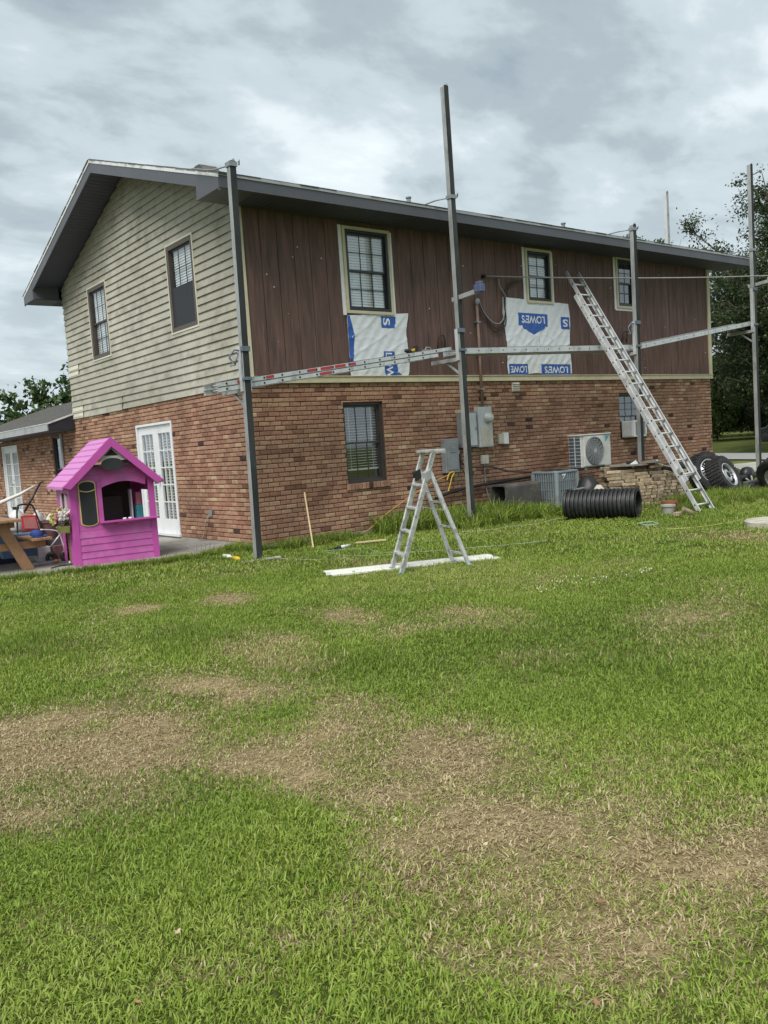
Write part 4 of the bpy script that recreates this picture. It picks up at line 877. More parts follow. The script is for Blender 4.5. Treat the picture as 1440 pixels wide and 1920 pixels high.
# walk planks ----------------------------------------------------------
def rail_holes(mb, p, q, off, r, spacing=.305, y=0):
    p, q = Vector(p), Vector(q); d = q-p; n = int(d.length/spacing); d.normalize()
    for k in range(n):
        c = p+d*(.14+k*spacing); mb.tube([c+Vector((0, off, 0)), c+Vector((0, off-.004, 0))], r, 8)
def plank_ladder(name, p, q, ht, label, cat, red=(), y0=-.985, y1=-.56, double=False, qlow=None):
    root = empty(name, p, label, cat, 'aluminium planks between the scaffold poles'); p, q = Vector(p), Vector(q)
    secs = [(p, q, 0.)] if not double else [(p, q, .037), (p, qlow, -.037)]
    for k, (a, b, dz) in enumerate(secs):
        hh = ht if not double else .070; a2, b2 = a+Vector((0, 0, dz)), Vector(b)+Vector((0, 0, dz))
        for yy in (y0, y1):
            mb = MB(); A, B = Vector((a2.x, yy, a2.z)), Vector((b2.x, yy, b2.z)); mb.beam(A, B, .004, hh); s = 1 if yy == y0 else -1
            for e in (1, -1): mb.beam(A+Vector((0, s*.014, e*(hh/2-.003))), B+Vector((0, s*.014, e*(hh/2-.003))), .032, .006)
            mb.build('side_rail', ALU, root)
        mb = MB(); rail_holes(mb, (a2.x, y0, a2.z), (b2.x, y0, b2.z), -.0025, .012 if not double else .015); mb.build('rung_end', DARKHOLE, root, kind='stuff')
        d = (b2-a2).normalized(); n = int((b2-a2).length/.305)
        for i in range(n):
            c = a2+d*(.14+.305*i); mb = MB(); mb.tube([(c.x, y0+.005, c.z), (c.x, y1-.005, c.z)], .014, 8); mb.build('rung', RUNGM, root, smooth=True)
    d = (q-p).normalized()
    for (f0, f1, k) in red:
        dz = secs[k][2] if double else 0; A, B = p+(q-p)*f0, p+(q-p)*f1; mb = MB(); mb.beam((A.x, y0-.004, A.z+dz), (B.x, y0-.004, B.z+dz), .003, .040); mb.build('red_sticker', REDST, root)
    if not double:
        mb = MB(); mb.beam((p.x, (y0+y1)/2, p.z-ht/2+.012), (q.x, (y0+y1)/2, q.z-ht/2+.012), abs(y1-y0)-.03, .012); mb.build('deck', ALUD, root)
    return root
plank_ladder('plank_ladder', (-1.06, 0, 2.362), (3.36, 0, 2.925), .07, 'aluminium ladder with red stickers laid flat between the first two scaffold poles', 'ladder', ((.07, .094, 0), (.175, .205, 0), (.335, .375, 0), (.39, .44, 0), (.385, .435, 1), (.45, .495, 0), (.51, .54, 0)), double=True, qlow=(3.05, 0, 2.886))
plank_ladder('walk_plank', (3.56, 0, 2.925), (8.42, 0, 3.072), .11, 'level aluminium walk plank crossing in front of the large wrap sheet', 'walk plank')
plank_ladder('walk_plank', (8.50, 0, 3.06), (13.24, 0, 3.72), .11, 'aluminium walk plank sloping up to the last scaffold pole', 'walk plank')
REDP = mat('red_plastic', (.48, .035, .04), .4); YELP = mat('yellow_plastic', (.62, .42, .03), .4)
t = empty('cordless_drill', (2.62, -.75, 2.90), 'black and yellow cordless drill lying on the sloping ladder plank', 'drill')
mb = MB(); mb.lathe([(0, -.11), (.018, -.11), (.022, -.04), (.032, -.03), (.034, .06), (.028, .08), (0, .082)], (2.62, -.75, 2.935), (-.98, 0, .12), 12); mb.build('motor_body', BLACK, t, smooth=True)
mb = MB(); mb.beam((2.67, -.75, 2.94), (2.76, -.75, 2.97), .035, .045); mb.build('grip', YELP, t, bevel=.01)
mb = MB(); mb.box(2.74, 2.80, -.79, -.71, 2.945, 3.03); mb.build('battery', BLACK, t, bevel=.008)
mb = MB(); mb.beam((2.86, -.8, 2.925), (3.2, -.8, 2.965), .03, .03); mb.build('red_level', REDP, label='red bar level lying on the sloping ladder plank', cat='level', bevel=.004)
mb = MB(); mb.box(3.02, 3.22, -.72, -.62, 2.93, 2.98); mb.tube([(3.05, -.67, 2.98), (3.08, -.67, 3.02), (3.16, -.67, 3.02), (3.19, -.67, 2.98)], .008, 6); mb.build('tool_case', ALUD, label='small grey tool case on the plank beside the tallest pole', cat='tool case', bevel=.006)

# leaning extension ladder ------------------------------------------------
L0, L1, wv = Vector((6.40, -3.60, -.085)), Vector((7.50, -.055, 4.66)), Vector((.455, .0, 0))
root = empty('extension_ladder', L0, 'tall aluminium extension ladder leaning on the brown wall', 'ladder'); d = (L1-L0); ln = d.length; dn = d.normalized(); nrm = wv.normalized().cross(dn); nrm = nrm if nrm.y < 0 else -nrm
def ladder_section(t0, t1, off, inset, part):
    a, b = L0+d*t0+nrm*off, L0+d*t1+nrm*off; wu = wv.normalized()
    for s, o_ in ((0, inset), (1, -inset)):
        p, q = a+wv*s+wu*o_, b+wv*s+wu*o_; mb = MB(); mb.obox((p+q)/2, (q-p)/2, wu*.002, nrm*.036)
        sg = 1 if s == 0 else -1
        for e in (1, -1): mb.obox((p+q)/2+nrm*e*.034+wu*sg*.012, (q-p)/2, wu*.014, nrm*.0025)
        mb.build('side_rail', ALU, root)
        mb = MB(); n = int((q-p).length/.305)
        for k in range(n): c = p+dn*(.16+.305*k)-wu*sg*.0025; mb.tube([c, c-wu*sg*.003], .015, 8)
        mb.build('rung_end', DARKHOLE, root, kind='stuff')
    n = int((b-a).length/.305)
    for k in range(n):
        if part == 'base' and 3 <= k: continue
        c = a+dn*(.16+.305*k); mb = MB(); mb.tube([c+wu*inset, c+wv-wu*inset], .017, 10); mb.build('rung', RUNGM, root, smooth=True)
ladder_section(.0, .895, 0, 0, 'base'); ladder_section(.61/ln, .61/ln+.898, .074, .022, 'fly')
for s in (0, 1):
    mb = MB(); c = L0+wv*s; mb.box(c.x-.03, c.x+.03, c.y-.07, c.y+.04, GZ-.005, GZ+.03); mb.build('ladder_foot', RUBBER, root, bevel=.006)
    mb = MB(); c = L0+d*.14+wv*s+nrm*.08; mb.obox(c, dn*.05, wv.normalized()*.022, nrm*.03); mb.build('rung_lock', ALUD, root, bevel=.005)

# folding A ladder ------------------------------------------------
F1, F2, R1, R2_ = Vector((-.267, -3.545, GZ)), Vector((-.474, -3.968, GZ)), Vector((.443, -3.872, GZ)), Vector((.328, -4.281, GZ))
T1 = F1.lerp(R1, .60)+Vector((0, 0, 1.40)); T2 = F2.lerp(R2_, .60)+Vector((0, 0, 1.40)); sh = (T2-T1)*.12; T1 += sh; T2 -= sh
root = empty('folding_ladder', (0, -3.9, GZ), 'paint spattered aluminium folding ladder standing open on the lawn', 'ladder')
WORN = mat('worn_aluminium', (.60, .60, .59), .5, metal=.45, var=.2, scale=14, c2=(.34, .34, .33), thr=(.5, .62), dirt=(.80, .79, .76), dscale=22, dthr=(.58, .66))
def arail(p, q, w=.062, t_=.028): mb = MB(); mb.beam(p, q, w, t_, (0, -1, .1)); mb.build('side_rail', WORN, root, bevel=.004)
arail(F1, T1); arail(F2, T2); RT1, RT2 = F1.lerp(T1, .83)+Vector((.03, 0, 0)), F2.lerp(T2, .83)+Vector((.03, 0, 0)); arail(R1, RT1, .05); arail(R2_, RT2, .05)
for f in (.15, .34, .53, .72):
    mb = MB(); mb.beam(F1.lerp(T1, f), F2.lerp(T2, f), .075, .024); mb.build('step', WORN, root, bevel=.003)
for f in (.14, .42, .68):
    mb = MB(); mb.beam(R1.lerp(RT1, f), R2_.lerp(RT2, f), .03, .022); mb.build('rear_rung', WORN, root)
mb = MB(); mb.beam(T1+Vector((.04, .05, 0)), T2+Vector((.04, -.03, 0)), .20, .035); mb.build('top_cap', WORN, root, bevel=.006)
mb = MB(); mb.beam(T1+Vector((.10, 0, -.02)), T1+Vector((.36, .02, -.025)), .05, .03); mb.build('top_bracket', WORN, root, bevel=.004)
for T in (T1, T2):
    f = .80; F_ = F1 if T is T1 else F2; c = F_.lerp(T, f); mb = MB(); mb.obox(c, (.045, 0, .02), (0, .03, 0), (-.01, 0, .06)); mb.build('hinge', BLACK if T is T1 else ALUD, root, bevel=.01)
for P_ in (F1, F2, R1, R2_): mb = MB(); mb.box(P_.x-.035, P_.x+.035, P_.y-.025, P_.y+.025, GZ-.01, GZ+.035); mb.build('ladder_foot', mat('blue_foot', (.18, .27, .36), .6) if 'blue_foot' not in MATS else MATS['blue_foot'], root, bevel=.006)
for F_, R_, T in ((F1, R1, T1), (F2, R2_, T2)):
    mb = MB(); mb.beam(F_.lerp(T, .55), R_.lerp(F_.lerp(T, .83), .60), .016, .006); mb.build('spreader', ALUD, root)

# white trim lengths, stake, offcuts --------------------------------------
VINYL = mat('white_vinyl', (.76, .76, .70), .45, var=.05, scale=4)
a, b = Vector((-.97, -3.13, GZ)), Vector((.95, -4.01, GZ)); dv = (b-a).normalized(); sd_ = Vector((-dv.y, dv.x, 0))
mb = MB(); mb.obox((a+b)/2+Vector((0, 0, .045)), (b-a)/2, sd_*.085, (0, 0, .003)); mb.obox((a+b)/2+sd_*.085+Vector((0, 0, .035)), (b-a)/2, sd_*.003, (0, 0, .013)); mb.obox((a+b)/2-sd_*.085+Vector((0, 0, .03)), (b-a)/2, sd_*.003, (0, 0, .018)); mb.obox((a+b)/2-sd_*.04+Vector((0, 0, .050)), (b-a)/2, sd_*.006, (0, 0, .004))
mb.build('trim_length', VINYL, label='long white vinyl trim length lying across the lawn under the folding ladder', cat='trim')
a2, b2 = a-sd_*.05+dv*.06, b-sd_*.07+dv*.08; mb = MB(); mb.obox((a2+b2)/2+Vector((0, 0, .018)), (b2-a2)/2, sd_*.09, (0, 0, .003)); mb.obox((a2+b2)/2-sd_*.09+Vector((0, 0, .012)), (b2-a2)/2, sd_*.003, (0, 0, .012)); mb.build('trim_length', VINYL, label='lower white vinyl trim length showing under the upper one', cat='trim')
mb = MB(); mb.beam((.42, -.80, GZ-.02), (.83, -.03, .74), .040, .022, (1, -.3, .2)); mb.build('wood_stake', PINE, label='pale pine stake leaning on the brick wall by the near corner', cat='stake', bevel=.002)
mb = MB(); mb.beam((1.0, -1.10, GZ+.045), (1.42, -1.32, GZ+.05), .05, .022); mb.build('wood_offcut', PINE, label='short pale pine offcut lying in the grass by the wall', cat='wood', bevel=.002)
mb = MB(); mb.beam((-.95, -1.05, GZ+.02), (-.42, -1.22, GZ+.03), .10, .02); mb.build('wood_offcut', mat('weathered_board', (.40, .39, .36), .9, var=.2), label='weathered board lying at the foot of the corner scaffold pole', cat='wood', bevel=.003)
GREENR = mat('green_cord', (.26, .38, .25), .6); YCORD = mat('yellow_cord', (.58, .50, .16), .6); ORCORD = mat('orange_cord', (.50, .27, .10), .6); WCORD = mat('white_cord', (.46, .46, .36), .7)
def smooth_path(pts, n=6):
    P_ = [Vector(p) for p in pts]; out = []
    for i in range(len(P_)-1):
        p0, p1, p2, p3 = P_[max(i-1, 0)], P_[i], P_[i+1], P_[min(i+2, len(P_)-1)]
        for k in range(n):
            t_ = k/n; out.append(.5*((2*p1)+(p2-p0)*t_+(2*p0-5*p1+4*p2-p3)*t_*t_+(3*p1-p0-3*p2+p3)*t_**3))
    return out+[P_[-1]]
def cord(name, pts, r, m, label, cat): mb = MB(); mb.tube(smooth_path(pts), r, 6); return mb.build(name, m, smooth=True, label=label, cat=cat)
gz = GZ+.034
cord('green_twine', [(2.77, -1.83, gz), (2.06, -2.15, gz), (1.51, -2.05, gz), (1.16, -2.39, gz), (.93, -2.66, gz), (.66, -2.8, gz), (.26, -2.5, gz), (.09, -2., gz), (.18, -1.45, gz+.01), (.34, -1.43, gz), (.65, -1.74, gz+.01), (.57, -2.09, gz), (.35, -2.47, gz)], .0042, GREENR, 'thin green cord looped over the grass behind the folding ladder', 'cord')
cord('pale_twine', [(2.7, -1.65, gz), (3.02, -1.93, gz), (3.49, -2.01, gz+.01), (3.91, -2.11, gz), (4.53, -2.03, gz+.01), (4.86, -2., gz)], .0045, WCORD, 'pale cord on the grass running to the black culvert pipe', 'cord')
cord('pale_twine', [(.53, -2.38, gz), (.87, -2.89, gz), (1.31, -3.16, gz), (1.86, -3.53, gz), (2.41, -3.73, gz)], .0035, WCORD, 'pale cord on the grass right of the folding ladder', 'cord')
cord('pale_twine', [(-.54, -1.34, gz), (-.42, -1.83, gz), (-.14, -2.31, gz), (.04, -2.13, gz)], .003, WCORD, 'pale cord on the grass right of the corner pole', 'cord')
cord('yellow_twine', [(4., -4.53, gz), (4.2, -4.75, gz), (4.58, -4.89, gz), (5.01, -4.94, gz), (5.44, -4.92, gz)], .0045, YCORD, 'yellow cord on the grass running to the round concrete cover', 'cord')
cord('power_line', [(3.95, -.12, .80), (3.6, -.14, .72), (3.0, -.12, .50), (2.37, -.12, .22), (2.0, -.16, .03), (1.6, -.24, gz-.01), (1.1, -.30, gz-.01), (.6, -.5, gz-.01)], .011, ORCORD, 'orange brown extension cord drooping along the brick wall to the grass', 'cord')
cord('green_hose', [(4.45, -3.73, gz), (4.69, -3.8, gz), (4.54, -4.04, gz), (4.32, -4.01, gz), (4.45, -3.78, gz+.01), (4.66, -3.86, gz+.01)], .012, GREENR, 'small coil of green hose by the end of the black culvert pipe', 'hose')
cord('yellow_twine', [(3.83, -.16, .70), (3.90, -.16, .82), (4.02, -.16, .84), (3.95, -.16, .74), (3.90, -.16, .62), (3.84, -.16, .5)], .012, mat('bright_yellow_cord', (.62, .40, .04), .5), 'bright yellow cord bundle hanging below the grey switch box', 'cord')
t = empty('caulk_gun', (.62, -1.25, gz), 'caulk gun with a white tube lying in the grass', 'caulk gun'); dvg = Vector((.45, .09, 0)).normalized(); c0 = Vector((.40, -1.29, gz))
mb = MB(); mb.tube([c0+dvg*.18, c0+dvg*.42], .026, 10); mb.build('white_tube', VINYL, t, smooth=True)
mb = MB(); mb.tube([c0, c0+dvg*.18], .012, 8); mb.tube([c0+dvg*.16, c0+dvg*.20], .032, 10); mb.beam(c0+dvg*.1, c0+dvg*.05+Vector((.02, -.14, 0)), .03, .02); mb.build('handle', BLACK, t, smooth=True)
for (p, q, r_, m_, lb) in (((-.80, -.25, gz), (-.80, -.50, gz), .03, VINYL, 'white caulk tube lying in the grass left of the corner pole'), ((-.84, -.62, gz), (-.88, -.90, gz), .035, YELP, 'yellow caulk bottle lying beside the corner pole')):
    mb = MB(); p, q = Vector(p), Vector(q); dd = (q-p).normalized(); l_ = (q-p).length; mb.lathe([(0, 0), (r_, 0), (r_, l_*.75), (r_*.3, l_*.82), (r_*.2, l_), (0, l_)], p, dd, 12); mb.build('caulk_tube', m_, smooth=True, label=lb, cat='caulk tube')
for k, (x, y, s_, rz, m_, lb) in enumerate(((-5.55, -9.0, .055, .6, LEAF2, 'pale curled dead leaf on the green grass'), (-5.78, -9.25, .05, 2., LEAF, 'reddish dead leaf at the bottom edge of the lawn, left side'), (-4.89, -10.11, .06, 1.1, LEAF, 'brown dead leaf at the bottom edge, right side'), (-4.49, -9.82, .07, 2.6, LEAF, 'brown dead leaf in the big straw patch'), (-4.50, -9.32, .05, .2, LEAF2, 'pale dead leaf at the left of the big straw patch'), (-3.52, -9.53, .045, 1.9, LEAF2, 'small pale leaf above the big straw patch'), (-4.26, -9.58, .05, 2.2, LEAF2, 'pale leaf in the middle of the big straw patch'))): dead_leaf(x, y, s_*.62, rz, m_, lb)

# ------------------------------------------------------------------ equipment on and by the long wall
GREYB = mat('grey_enamel', (.235, .25, .265), .45, var=.1, scale=5, dirt=(.16, .16, .155), dscale=4); LGREY = mat('light_grey_enamel', (.52, .555, .57), .4, var=.08, scale=5, dirt=(.40, .41, .40), dscale=5); BEIGEB = mat('beige_plastic', (.52, .50, .43), .5, var=.08, dirt=(.36, .34, .28), dscale=6); PIPEB = mat('painted_conduit', (.235, .150, .115), .6, var=.25, scale=6)
t = empty('breaker_panel', (4.5, 0, 1.26), 'grey breaker panel with a pale door on the brick wall', 'electric panel')
mb = MB(); mb.box(4.30, 4.725, -.115, -.008, 1.27, 1.92); mb.build('cabinet', GREYB, t, bevel=.006); mb = MB(); mb.box(4.34, 4.70, -.124, -.1155, 1.30, 1.90); mb.build('door', LGREY, t, bevel=.003); mb = MB(); mb.box(4.66, 4.69, -.134, -.1245, 1.58, 1.64); mb.build('latch', STEELG, t)
t = empty('electric_meter', (4.93, 0, 1.25), 'weathered pale electric meter box with round glass meter', 'electric meter')
mb = MB(); mb.box(4.76, 5.12, -.13, -.008, 1.25, 2.01); mb.build('cabinet', LGREY, t, bevel=.008); mb = MB(); mb.box(4.79, 5.09, -.137, -.1305, 1.27, 1.62); mb.build('lower_cover', BEIGEB, t, bevel=.003)
mb = MB(); mb.lathe([(.0, .0), (.105, .0), (.105, .03), (.085, .035), (.085, .08), (.06, .105), (0, .11)], (5.0, -.131, 1.80), (0, -1, 0), 24); mb.build('meter_glass', mat('meter_glass', (.55, .56, .53), .18, spec=.8), t, smooth=True)
t = empty('service_mast', (4.95, 0, 2.01), 'brown painted service conduit with dark weatherhead rising from the meter box', 'conduit')
mb = MB(); mb.tube([(4.94, -.07, 2.0), (4.94, -.075, 3.94)], .028, 12); mb.build('conduit', PIPEB, t, smooth=True); mb = MB(); mb.lathe([(.03, -.02), (.045, 0), (.05, .05), (.035, .09), (0, .10)], (4.94, -.085, 3.94), (.1, -.15, 1), 14); mb.build('weatherhead', GREYB, t, smooth=True)
for zz in (2.35, 3.0, 3.6): mb = MB(); mb.box(4.89, 4.99, -.108, -.012, zz-.012, zz+.012); mb.build('strap', STEELG, t)
t = empty('switch_box', (3.98, 0, .83), 'dark grey switch box on the brick wall behind the folding ladder', 'switch box')
mb = MB(); mb.box(3.86, 4.20, -.13, -.008, .83, 1.45); mb.build('cabinet', GREYB, t, bevel=.01); mb = MB(); mb.box(3.90, 4.17, -.142, -.1305, .88, 1.40); mb.build('door', GREYB, t, bevel=.012); mb = MB(); mb.box(3.96, 4.11, -.150, -.1425, 1.20, 1.30); mb.build('pull_handle', GREYB, t, bevel=.006)
t = empty('outlet_box', (5.45, 0, 1.3), 'beige outdoor outlet box with a white cover right of the meter', 'outlet'); mb = MB(); mb.box(5.36, 5.47, -.06, -.008, 1.29, 1.48); mb.build('box', BEIGEB, t, bevel=.004); mb = MB(); mb.box(5.475, 5.60, -.085, -.008, 1.28, 1.50); mb.build('cover', WHITEP, t, bevel=.008)
t = empty('small_switch_box', (4.93, 0, .95), 'small weathered beige box low on the wall under the meter', 'switch box'); mb = MB(); mb.box(4.86, 5.03, -.07, -.008, .93, 1.10); mb.build('box', BEIGEB, t, bevel=.006)
mb = MB(); mb.tube(smooth_path([(4.93, -.05, .94), (4.92, -.05, .6), (4.95, -.08, .3), (5.05, -.12, .1)]), .012, 6); mb.build('whip', GREYB, t, smooth=True)
t = empty('wall_vent', (5.94, 0, 2.29), 'small beige louvred vent high on the brick wall', 'vent'); mb = MB(); mb.box(5.84, 6.05, -.025, -.004, 2.29, 2.475); mb.build('frame', BEIGEB, t, bevel=.004)
for k in range(4): mb = MB(); mb.beam((5.855, -.034, 2.32+k*.042), (6.035, -.034, 2.32+k*.042), .03, .006, (0, -1, 1)); mb.build('louvre', BEIGEB, t)
mb = MB(); mb.box(4.24, 4.29, -.05, -.008, 1.16, 1.23); mb.build('junction_box', WHITEP, label='tiny white junction box under the breaker panel', cat='junction box', bevel=.004)
CABLE = mat('black_cable', (.03, .028, .028), .7); CABLE2 = mat('grey_cable', (.32, .31, .30), .7)
cord('refrigerant_line', [(4.30, -.05, 1.22), (4.33, -.06, 1.0), (4.5, -.10, .9), (4.95, -.14, .88), (5.4, -.2, .76), (5.9, -.34, .70)], .018, mat('brown_line', (.07, .045, .035), .7), 'brown insulated pipe sagging from the panel to the condenser', 'pipe')
cord('low_pipe', [(3.6, -.08, .40), (4.2, -.08, .50), (5.0, -.08, .55), (6.6, -.08, .60)], .03, BLACK, 'black insulated pipe along the foot of the brick wall', 'pipe')
cord('switch_box_cable', [(4.28, -.06, 1.16), (4.27, -.07, .95), (4.38, -.08, .75), (4.40, -.1, .5)], .012, CABLE, 'black cable hanging below the tiny white junction box', 'cable')
t = empty('service_cable', (5.2, 0, 4.47), 'overhead service cable strung from the wall hook past the last pole', 'cable')
mb = MB(); A_, B_ = Vector((5.2, -.06, 4.47)), Vector((17.6, -1.95, 5.10)); pts = [A_.lerp(B_, i/20)+Vector((0, 0, -.30*4*(i/20)*(1-i/20)*.35)) for i in range(21)]; mb.tube(pts, .013, 6); mb.build('strand', CABLE2, t, smooth=True)
mb = MB(); mb.lathe([(0, 0), (.035, 0), (.04, .02), (.02, .05), (.03, .07), (0, .075)], (5.2, -.01, 4.47), (0, -1, 0), 12); mb.build('wall_hook', BLACK, t, smooth=True)
for k, (pts, m_) in enumerate((([(5.58, -.07, 4.44), (5.60, -.07, 4.3), (5.75, -.06, 4.10), (5.68, -.06, 3.75), (5.55, -.06, 3.6), (5.35, -.06, 3.62), (5.1, -.08, 3.80), (4.99, -.10, 3.98)], CABLE2), ([(6.1, -.08, 4.44), (5.85, -.07, 4.36), (5.72, -.06, 4.15), (5.70, -.06, 3.7), (5.55, -.06, 3.48), (5.35, -.06, 3.55), (5.1, -.08, 3.78), (4.98, -.10, 3.97)], CABLE), ([(6.2, -.08, 4.44), (5.9, -.07, 4.33), (5.74, -.06, 4.1), (5.73, -.06, 3.65), (5.62, -.06, 3.50), (5.38, -.06, 3.45), (5.12, -.08, 3.74), (4.97, -.10, 3.96)], CABLE))):
    mb = MB(); mb.tube(smooth_path(pts), .011, 6); mb.build('drip_loop', m_, t, smooth=True)
for (x, z, lb) in ((4.02, 3.19, 'dark loop hook on the brown wall just behind the tallest pole'), (9.54, 3.42, 'dark loop hook on the brown wall right of the leaning ladder')):
    mb = MB(); mb.tube([(x-.10, -.03, z-.1), (x-.10, -.06, z+.06), (x-.05, -.08, z+.14), (x+.02, -.08, z+.14), (x+.07, -.06, z+.06), (x+.08, -.03, z-.1)], .012, 6); mb.build('hook', CABLE, smooth=True, label=lb, cat='hook')

# house wrap sheets with printed logos -------------------------------------
def wdisp(u, z, s):
    rdg = lambda a: (1-abs(math.sin(a)))**5
    return .022+.004*math.sin(u*4+z*3+s)+.010*rdg(u*5.1-z*7.3+s+.6*math.sin(z*5))+.008*rdg(u*9.7+z*6.1+s*2+.8*math.sin(u*4))+.005*rdg(u*3.1+z*17+s*3+.9*math.sin(u*7))+.003*math.sin(u*31-z*23+s)
def grid_sheet(edge, n, m_, off, s, outl=None):
    mb = MB()
    (A, B_, C_, D_) = [Vector(e) for e in edge]      # bl, br, tr, tl in (u,z)
    vs = []
    for j in range(m_+1):
        for i in range(n+1):
            f, g_ = i/n, j/m_; P_ = (A.lerp(B_, f)).lerp(D_.lerp(C_, f), g_)
            if outl: P_ = P_+Vector(outl(f, g_))
            vs.append((P_.x, -wdisp(P_.x, P_.y, s)-off, P_.y))
    mb.add(vs, [(j*(n+1)+i, j*(n+1)+i+1, (j+1)*(n+1)+i+1, (j+1)*(n+1)+i) for j in range(m_) for i in range(n)]); return mb
def flat_print(poly, s, off=.0035):
    bm = bmesh.new(); f = bm.faces.new([bm.verts.new((u_, 0, z_)) for u_, z_ in poly]); bmesh.ops.triangulate(bm, faces=[f])
    for _ in range(7):
        es = [e for e in bm.edges if e.calc_length() > .045]
        if not es: break
        bmesh.ops.subdivide_edges(bm, edges=es, cuts=1); bmesh.ops.triangulate(bm, faces=bm.faces)
    for v in bm.verts: v.co.y = -wdisp(v.co.x, v.co.z, s)-off
    me = bpy.data.meshes.new('print'); bm.to_mesh(me); bm.free(); return me
def text_print(body, cx, cz, w, h, rot, s, off=.0065):
    cu = bpy.data.curves.new('lettering', 'FONT'); cu.body = body; cu.size = 1; cu.offset = .022; cu.resolution_u = 3
    to = bpy.data.objects.new('tmp', cu); COL.objects.link(to); bpy.context.view_layer.update()
    me = bpy.data.meshes.new_from_object(to.evaluated_get(bpy.context.evaluated_depsgraph_get())); bpy.data.objects.remove(to)
    bm = bmesh.new(); bm.from_mesh(me); xs = [v.co.x for v in bm.verts]; ys = [v.co.y for v in bm.verts]; x0, x1, y0, y1 = min(xs), max(xs), min(ys), max(ys); bmesh.ops.triangulate(bm, faces=bm.faces)
    for v in bm.verts:
        a_, b_ = ((v.co.x-x0)/(x1-x0)-.5)*w, ((v.co.y-y0)/(y1-y0)-.5)*h; v.co = Vector((cx+a_*math.cos(rot)-b_*math.sin(rot), 0, cz+a_*math.sin(rot)+b_*math.cos(rot)))
    for _ in range(4):
        es = [e for e in bm.edges if e.calc_length() > .05]
        if not es: break
        bmesh.ops.subdivide_edges(bm, edges=es, cuts=1); bmesh.ops.triangulate(bm, faces=bm.faces)
    for v in bm.verts: v.co.y = -wdisp(v.co.x, v.co.z, s)-off
    bm.to_mesh(me); bm.free(); return me
def put(name, me, m_, p): me.materials.clear(); me.materials.append(m_); return link_mesh(name, me, p)
S1 = 1.3
t = empty('house_wrap_sheet', (2.6, 0, 2.6), 'crumpled white house wrap with blue print below the large upstairs window', 'house wrap')
grid_sheet([(1.935, 2.60), (3.20, 2.625), (3.26, 3.70), (1.93, 3.615)], 60, 48, 0, S1, lambda f, g_: (.03*math.sin(g_*7)*f, (-.07*max(0, math.sin(f*9+.5)) if g_ == 0 else 0)+(0 if g_ < 1 or f > .72 else 0))).build('sheet', WRAPW, t, smooth=True)
put('printed_panel', flat_print([(1.937, 3.61), (1.99, 3.61), (2.065, 3.28), (1.995, 3.03), (1.995, 2.80), (1.935, 2.76)], S1), WRAPB, t)
put('printed_panel', flat_print([(2.655, 3.63), (2.985, 3.63), (2.975, 3.50), (2.945, 3.50), (2.94, 3.43), (2.66, 3.43)], S1), WRAPB, t); put('lettering', text_print('S', 2.77, 3.535, .13, .15, -math.pi/2, S1), WRAPW, t)
put('printed_panel', flat_print([(2.66, 3.03), (2.91, 3.03), (2.91, 2.94), (2.95, 2.94), (2.95, 2.68), (2.66, 2.66)], S1), WRAPB, t); put('lettering', text_print('LOW', 2.77, 2.785, .44, .15, -math.pi/2, S1), WRAPW, t)
put('printed_panel', flat_print([(2.66, 2.655), (2.96, 2.67), (3.05, 2.63), (2.70, 2.60)], S1), WRAPB, t)
S2 = 4.1
t = empty('house_wrap_sheet', (6.7, 0, 2.6), 'large white house wrap sheet with upside down blue logos below the middle window', 'house wrap')
grid_sheet([(5.77, 2.63), (7.67, 2.625), (7.68, 4.075), (5.69, 4.115)], 90, 66, 0, S2, lambda f, g_: (.02*math.sin(g_*9+1)*(1 if f > .5 else -1), -.02*math.sin(f*11) if g_ == 0 else 0)).build('sheet', WRAPW, t, smooth=True)
def logo(x0, x1, z0, z1, tip, body, tw=None, cut=False):
    xm = (x0+x1)/2; e = .12*(x1-x0)
    poly = [(x0, z1), (x1, z1), (x1, z0), (x1-e, z0), (x1-e, z0-tip*.25), (xm, z0-tip), (x0+e, z0-tip*.25), (x0+e, z0), (x0, z0)] if tip else [(x0, z1), (x1, z1), (x1, z0), (x0, z0)]
    put('printed_panel', flat_print(poly, S2), WRAPB, t); put('lettering', text_print(body, xm, (z0+z1)/2-.0, tw or (x1-x0)*.80, (z1-z0)*.62, math.pi, S2), WRAPW, t)
logo(6.12, 6.99, 3.585, 3.835, .17, "LOWE'S"); logo(7.40, 7.665, 3.55, 3.80, 0, "S", .15); logo(5.785, 6.33, 2.62, 2.83, 0, 'LOWE', .46); logo(6.72, 7.64, 2.60, 2.83, 0, "LOWE'S", .74)

# condensers, window unit, old casing ----------------------------------------
ACG = mat('condenser_paint', (.235, .275, .29), .5, var=.08, scale=5, dirt=(.20, .21, .205), dscale=5); ACD = mat('condenser_coil', (.075, .095, .105), .7, var=.2, scale=30)
t = empty('air_conditioner_condenser', (6.17, -.7, GZ), 'blue grey louvred air conditioner condenser standing in tall grass', 'condenser'); x0, x1, y0, y1, zt = 5.84, 6.50, -1.02, -.38, .70
mb = MB(); mb.box(x0+.02, x1-.02, y0+.02, y1-.02, 0., zt-.04); mb.build('coil', ACD, t)
mb = MB(); rr = .06
def rrect(x0, x1, y0, y1, r, n=5): return [(cx+r*math.cos(a), cy+r*math.sin(a)) for cx, cy, a0 in ((x1-r, y1-r, 0), (x0+r, y1-r, 90), (x0+r, y0+r, 180), (x1-r, y0+r, 270)) for a in [R(a0+90*i/n) for i in range(n+1)]]
mb.prism([(a, b, zt-.035) for a, b in rrect(x0-.01, x1+.01, y0-.01, y1+.01, .07)], (0, 0, .035)); mb.build('top_rim', ACG, t, bevel=.006)
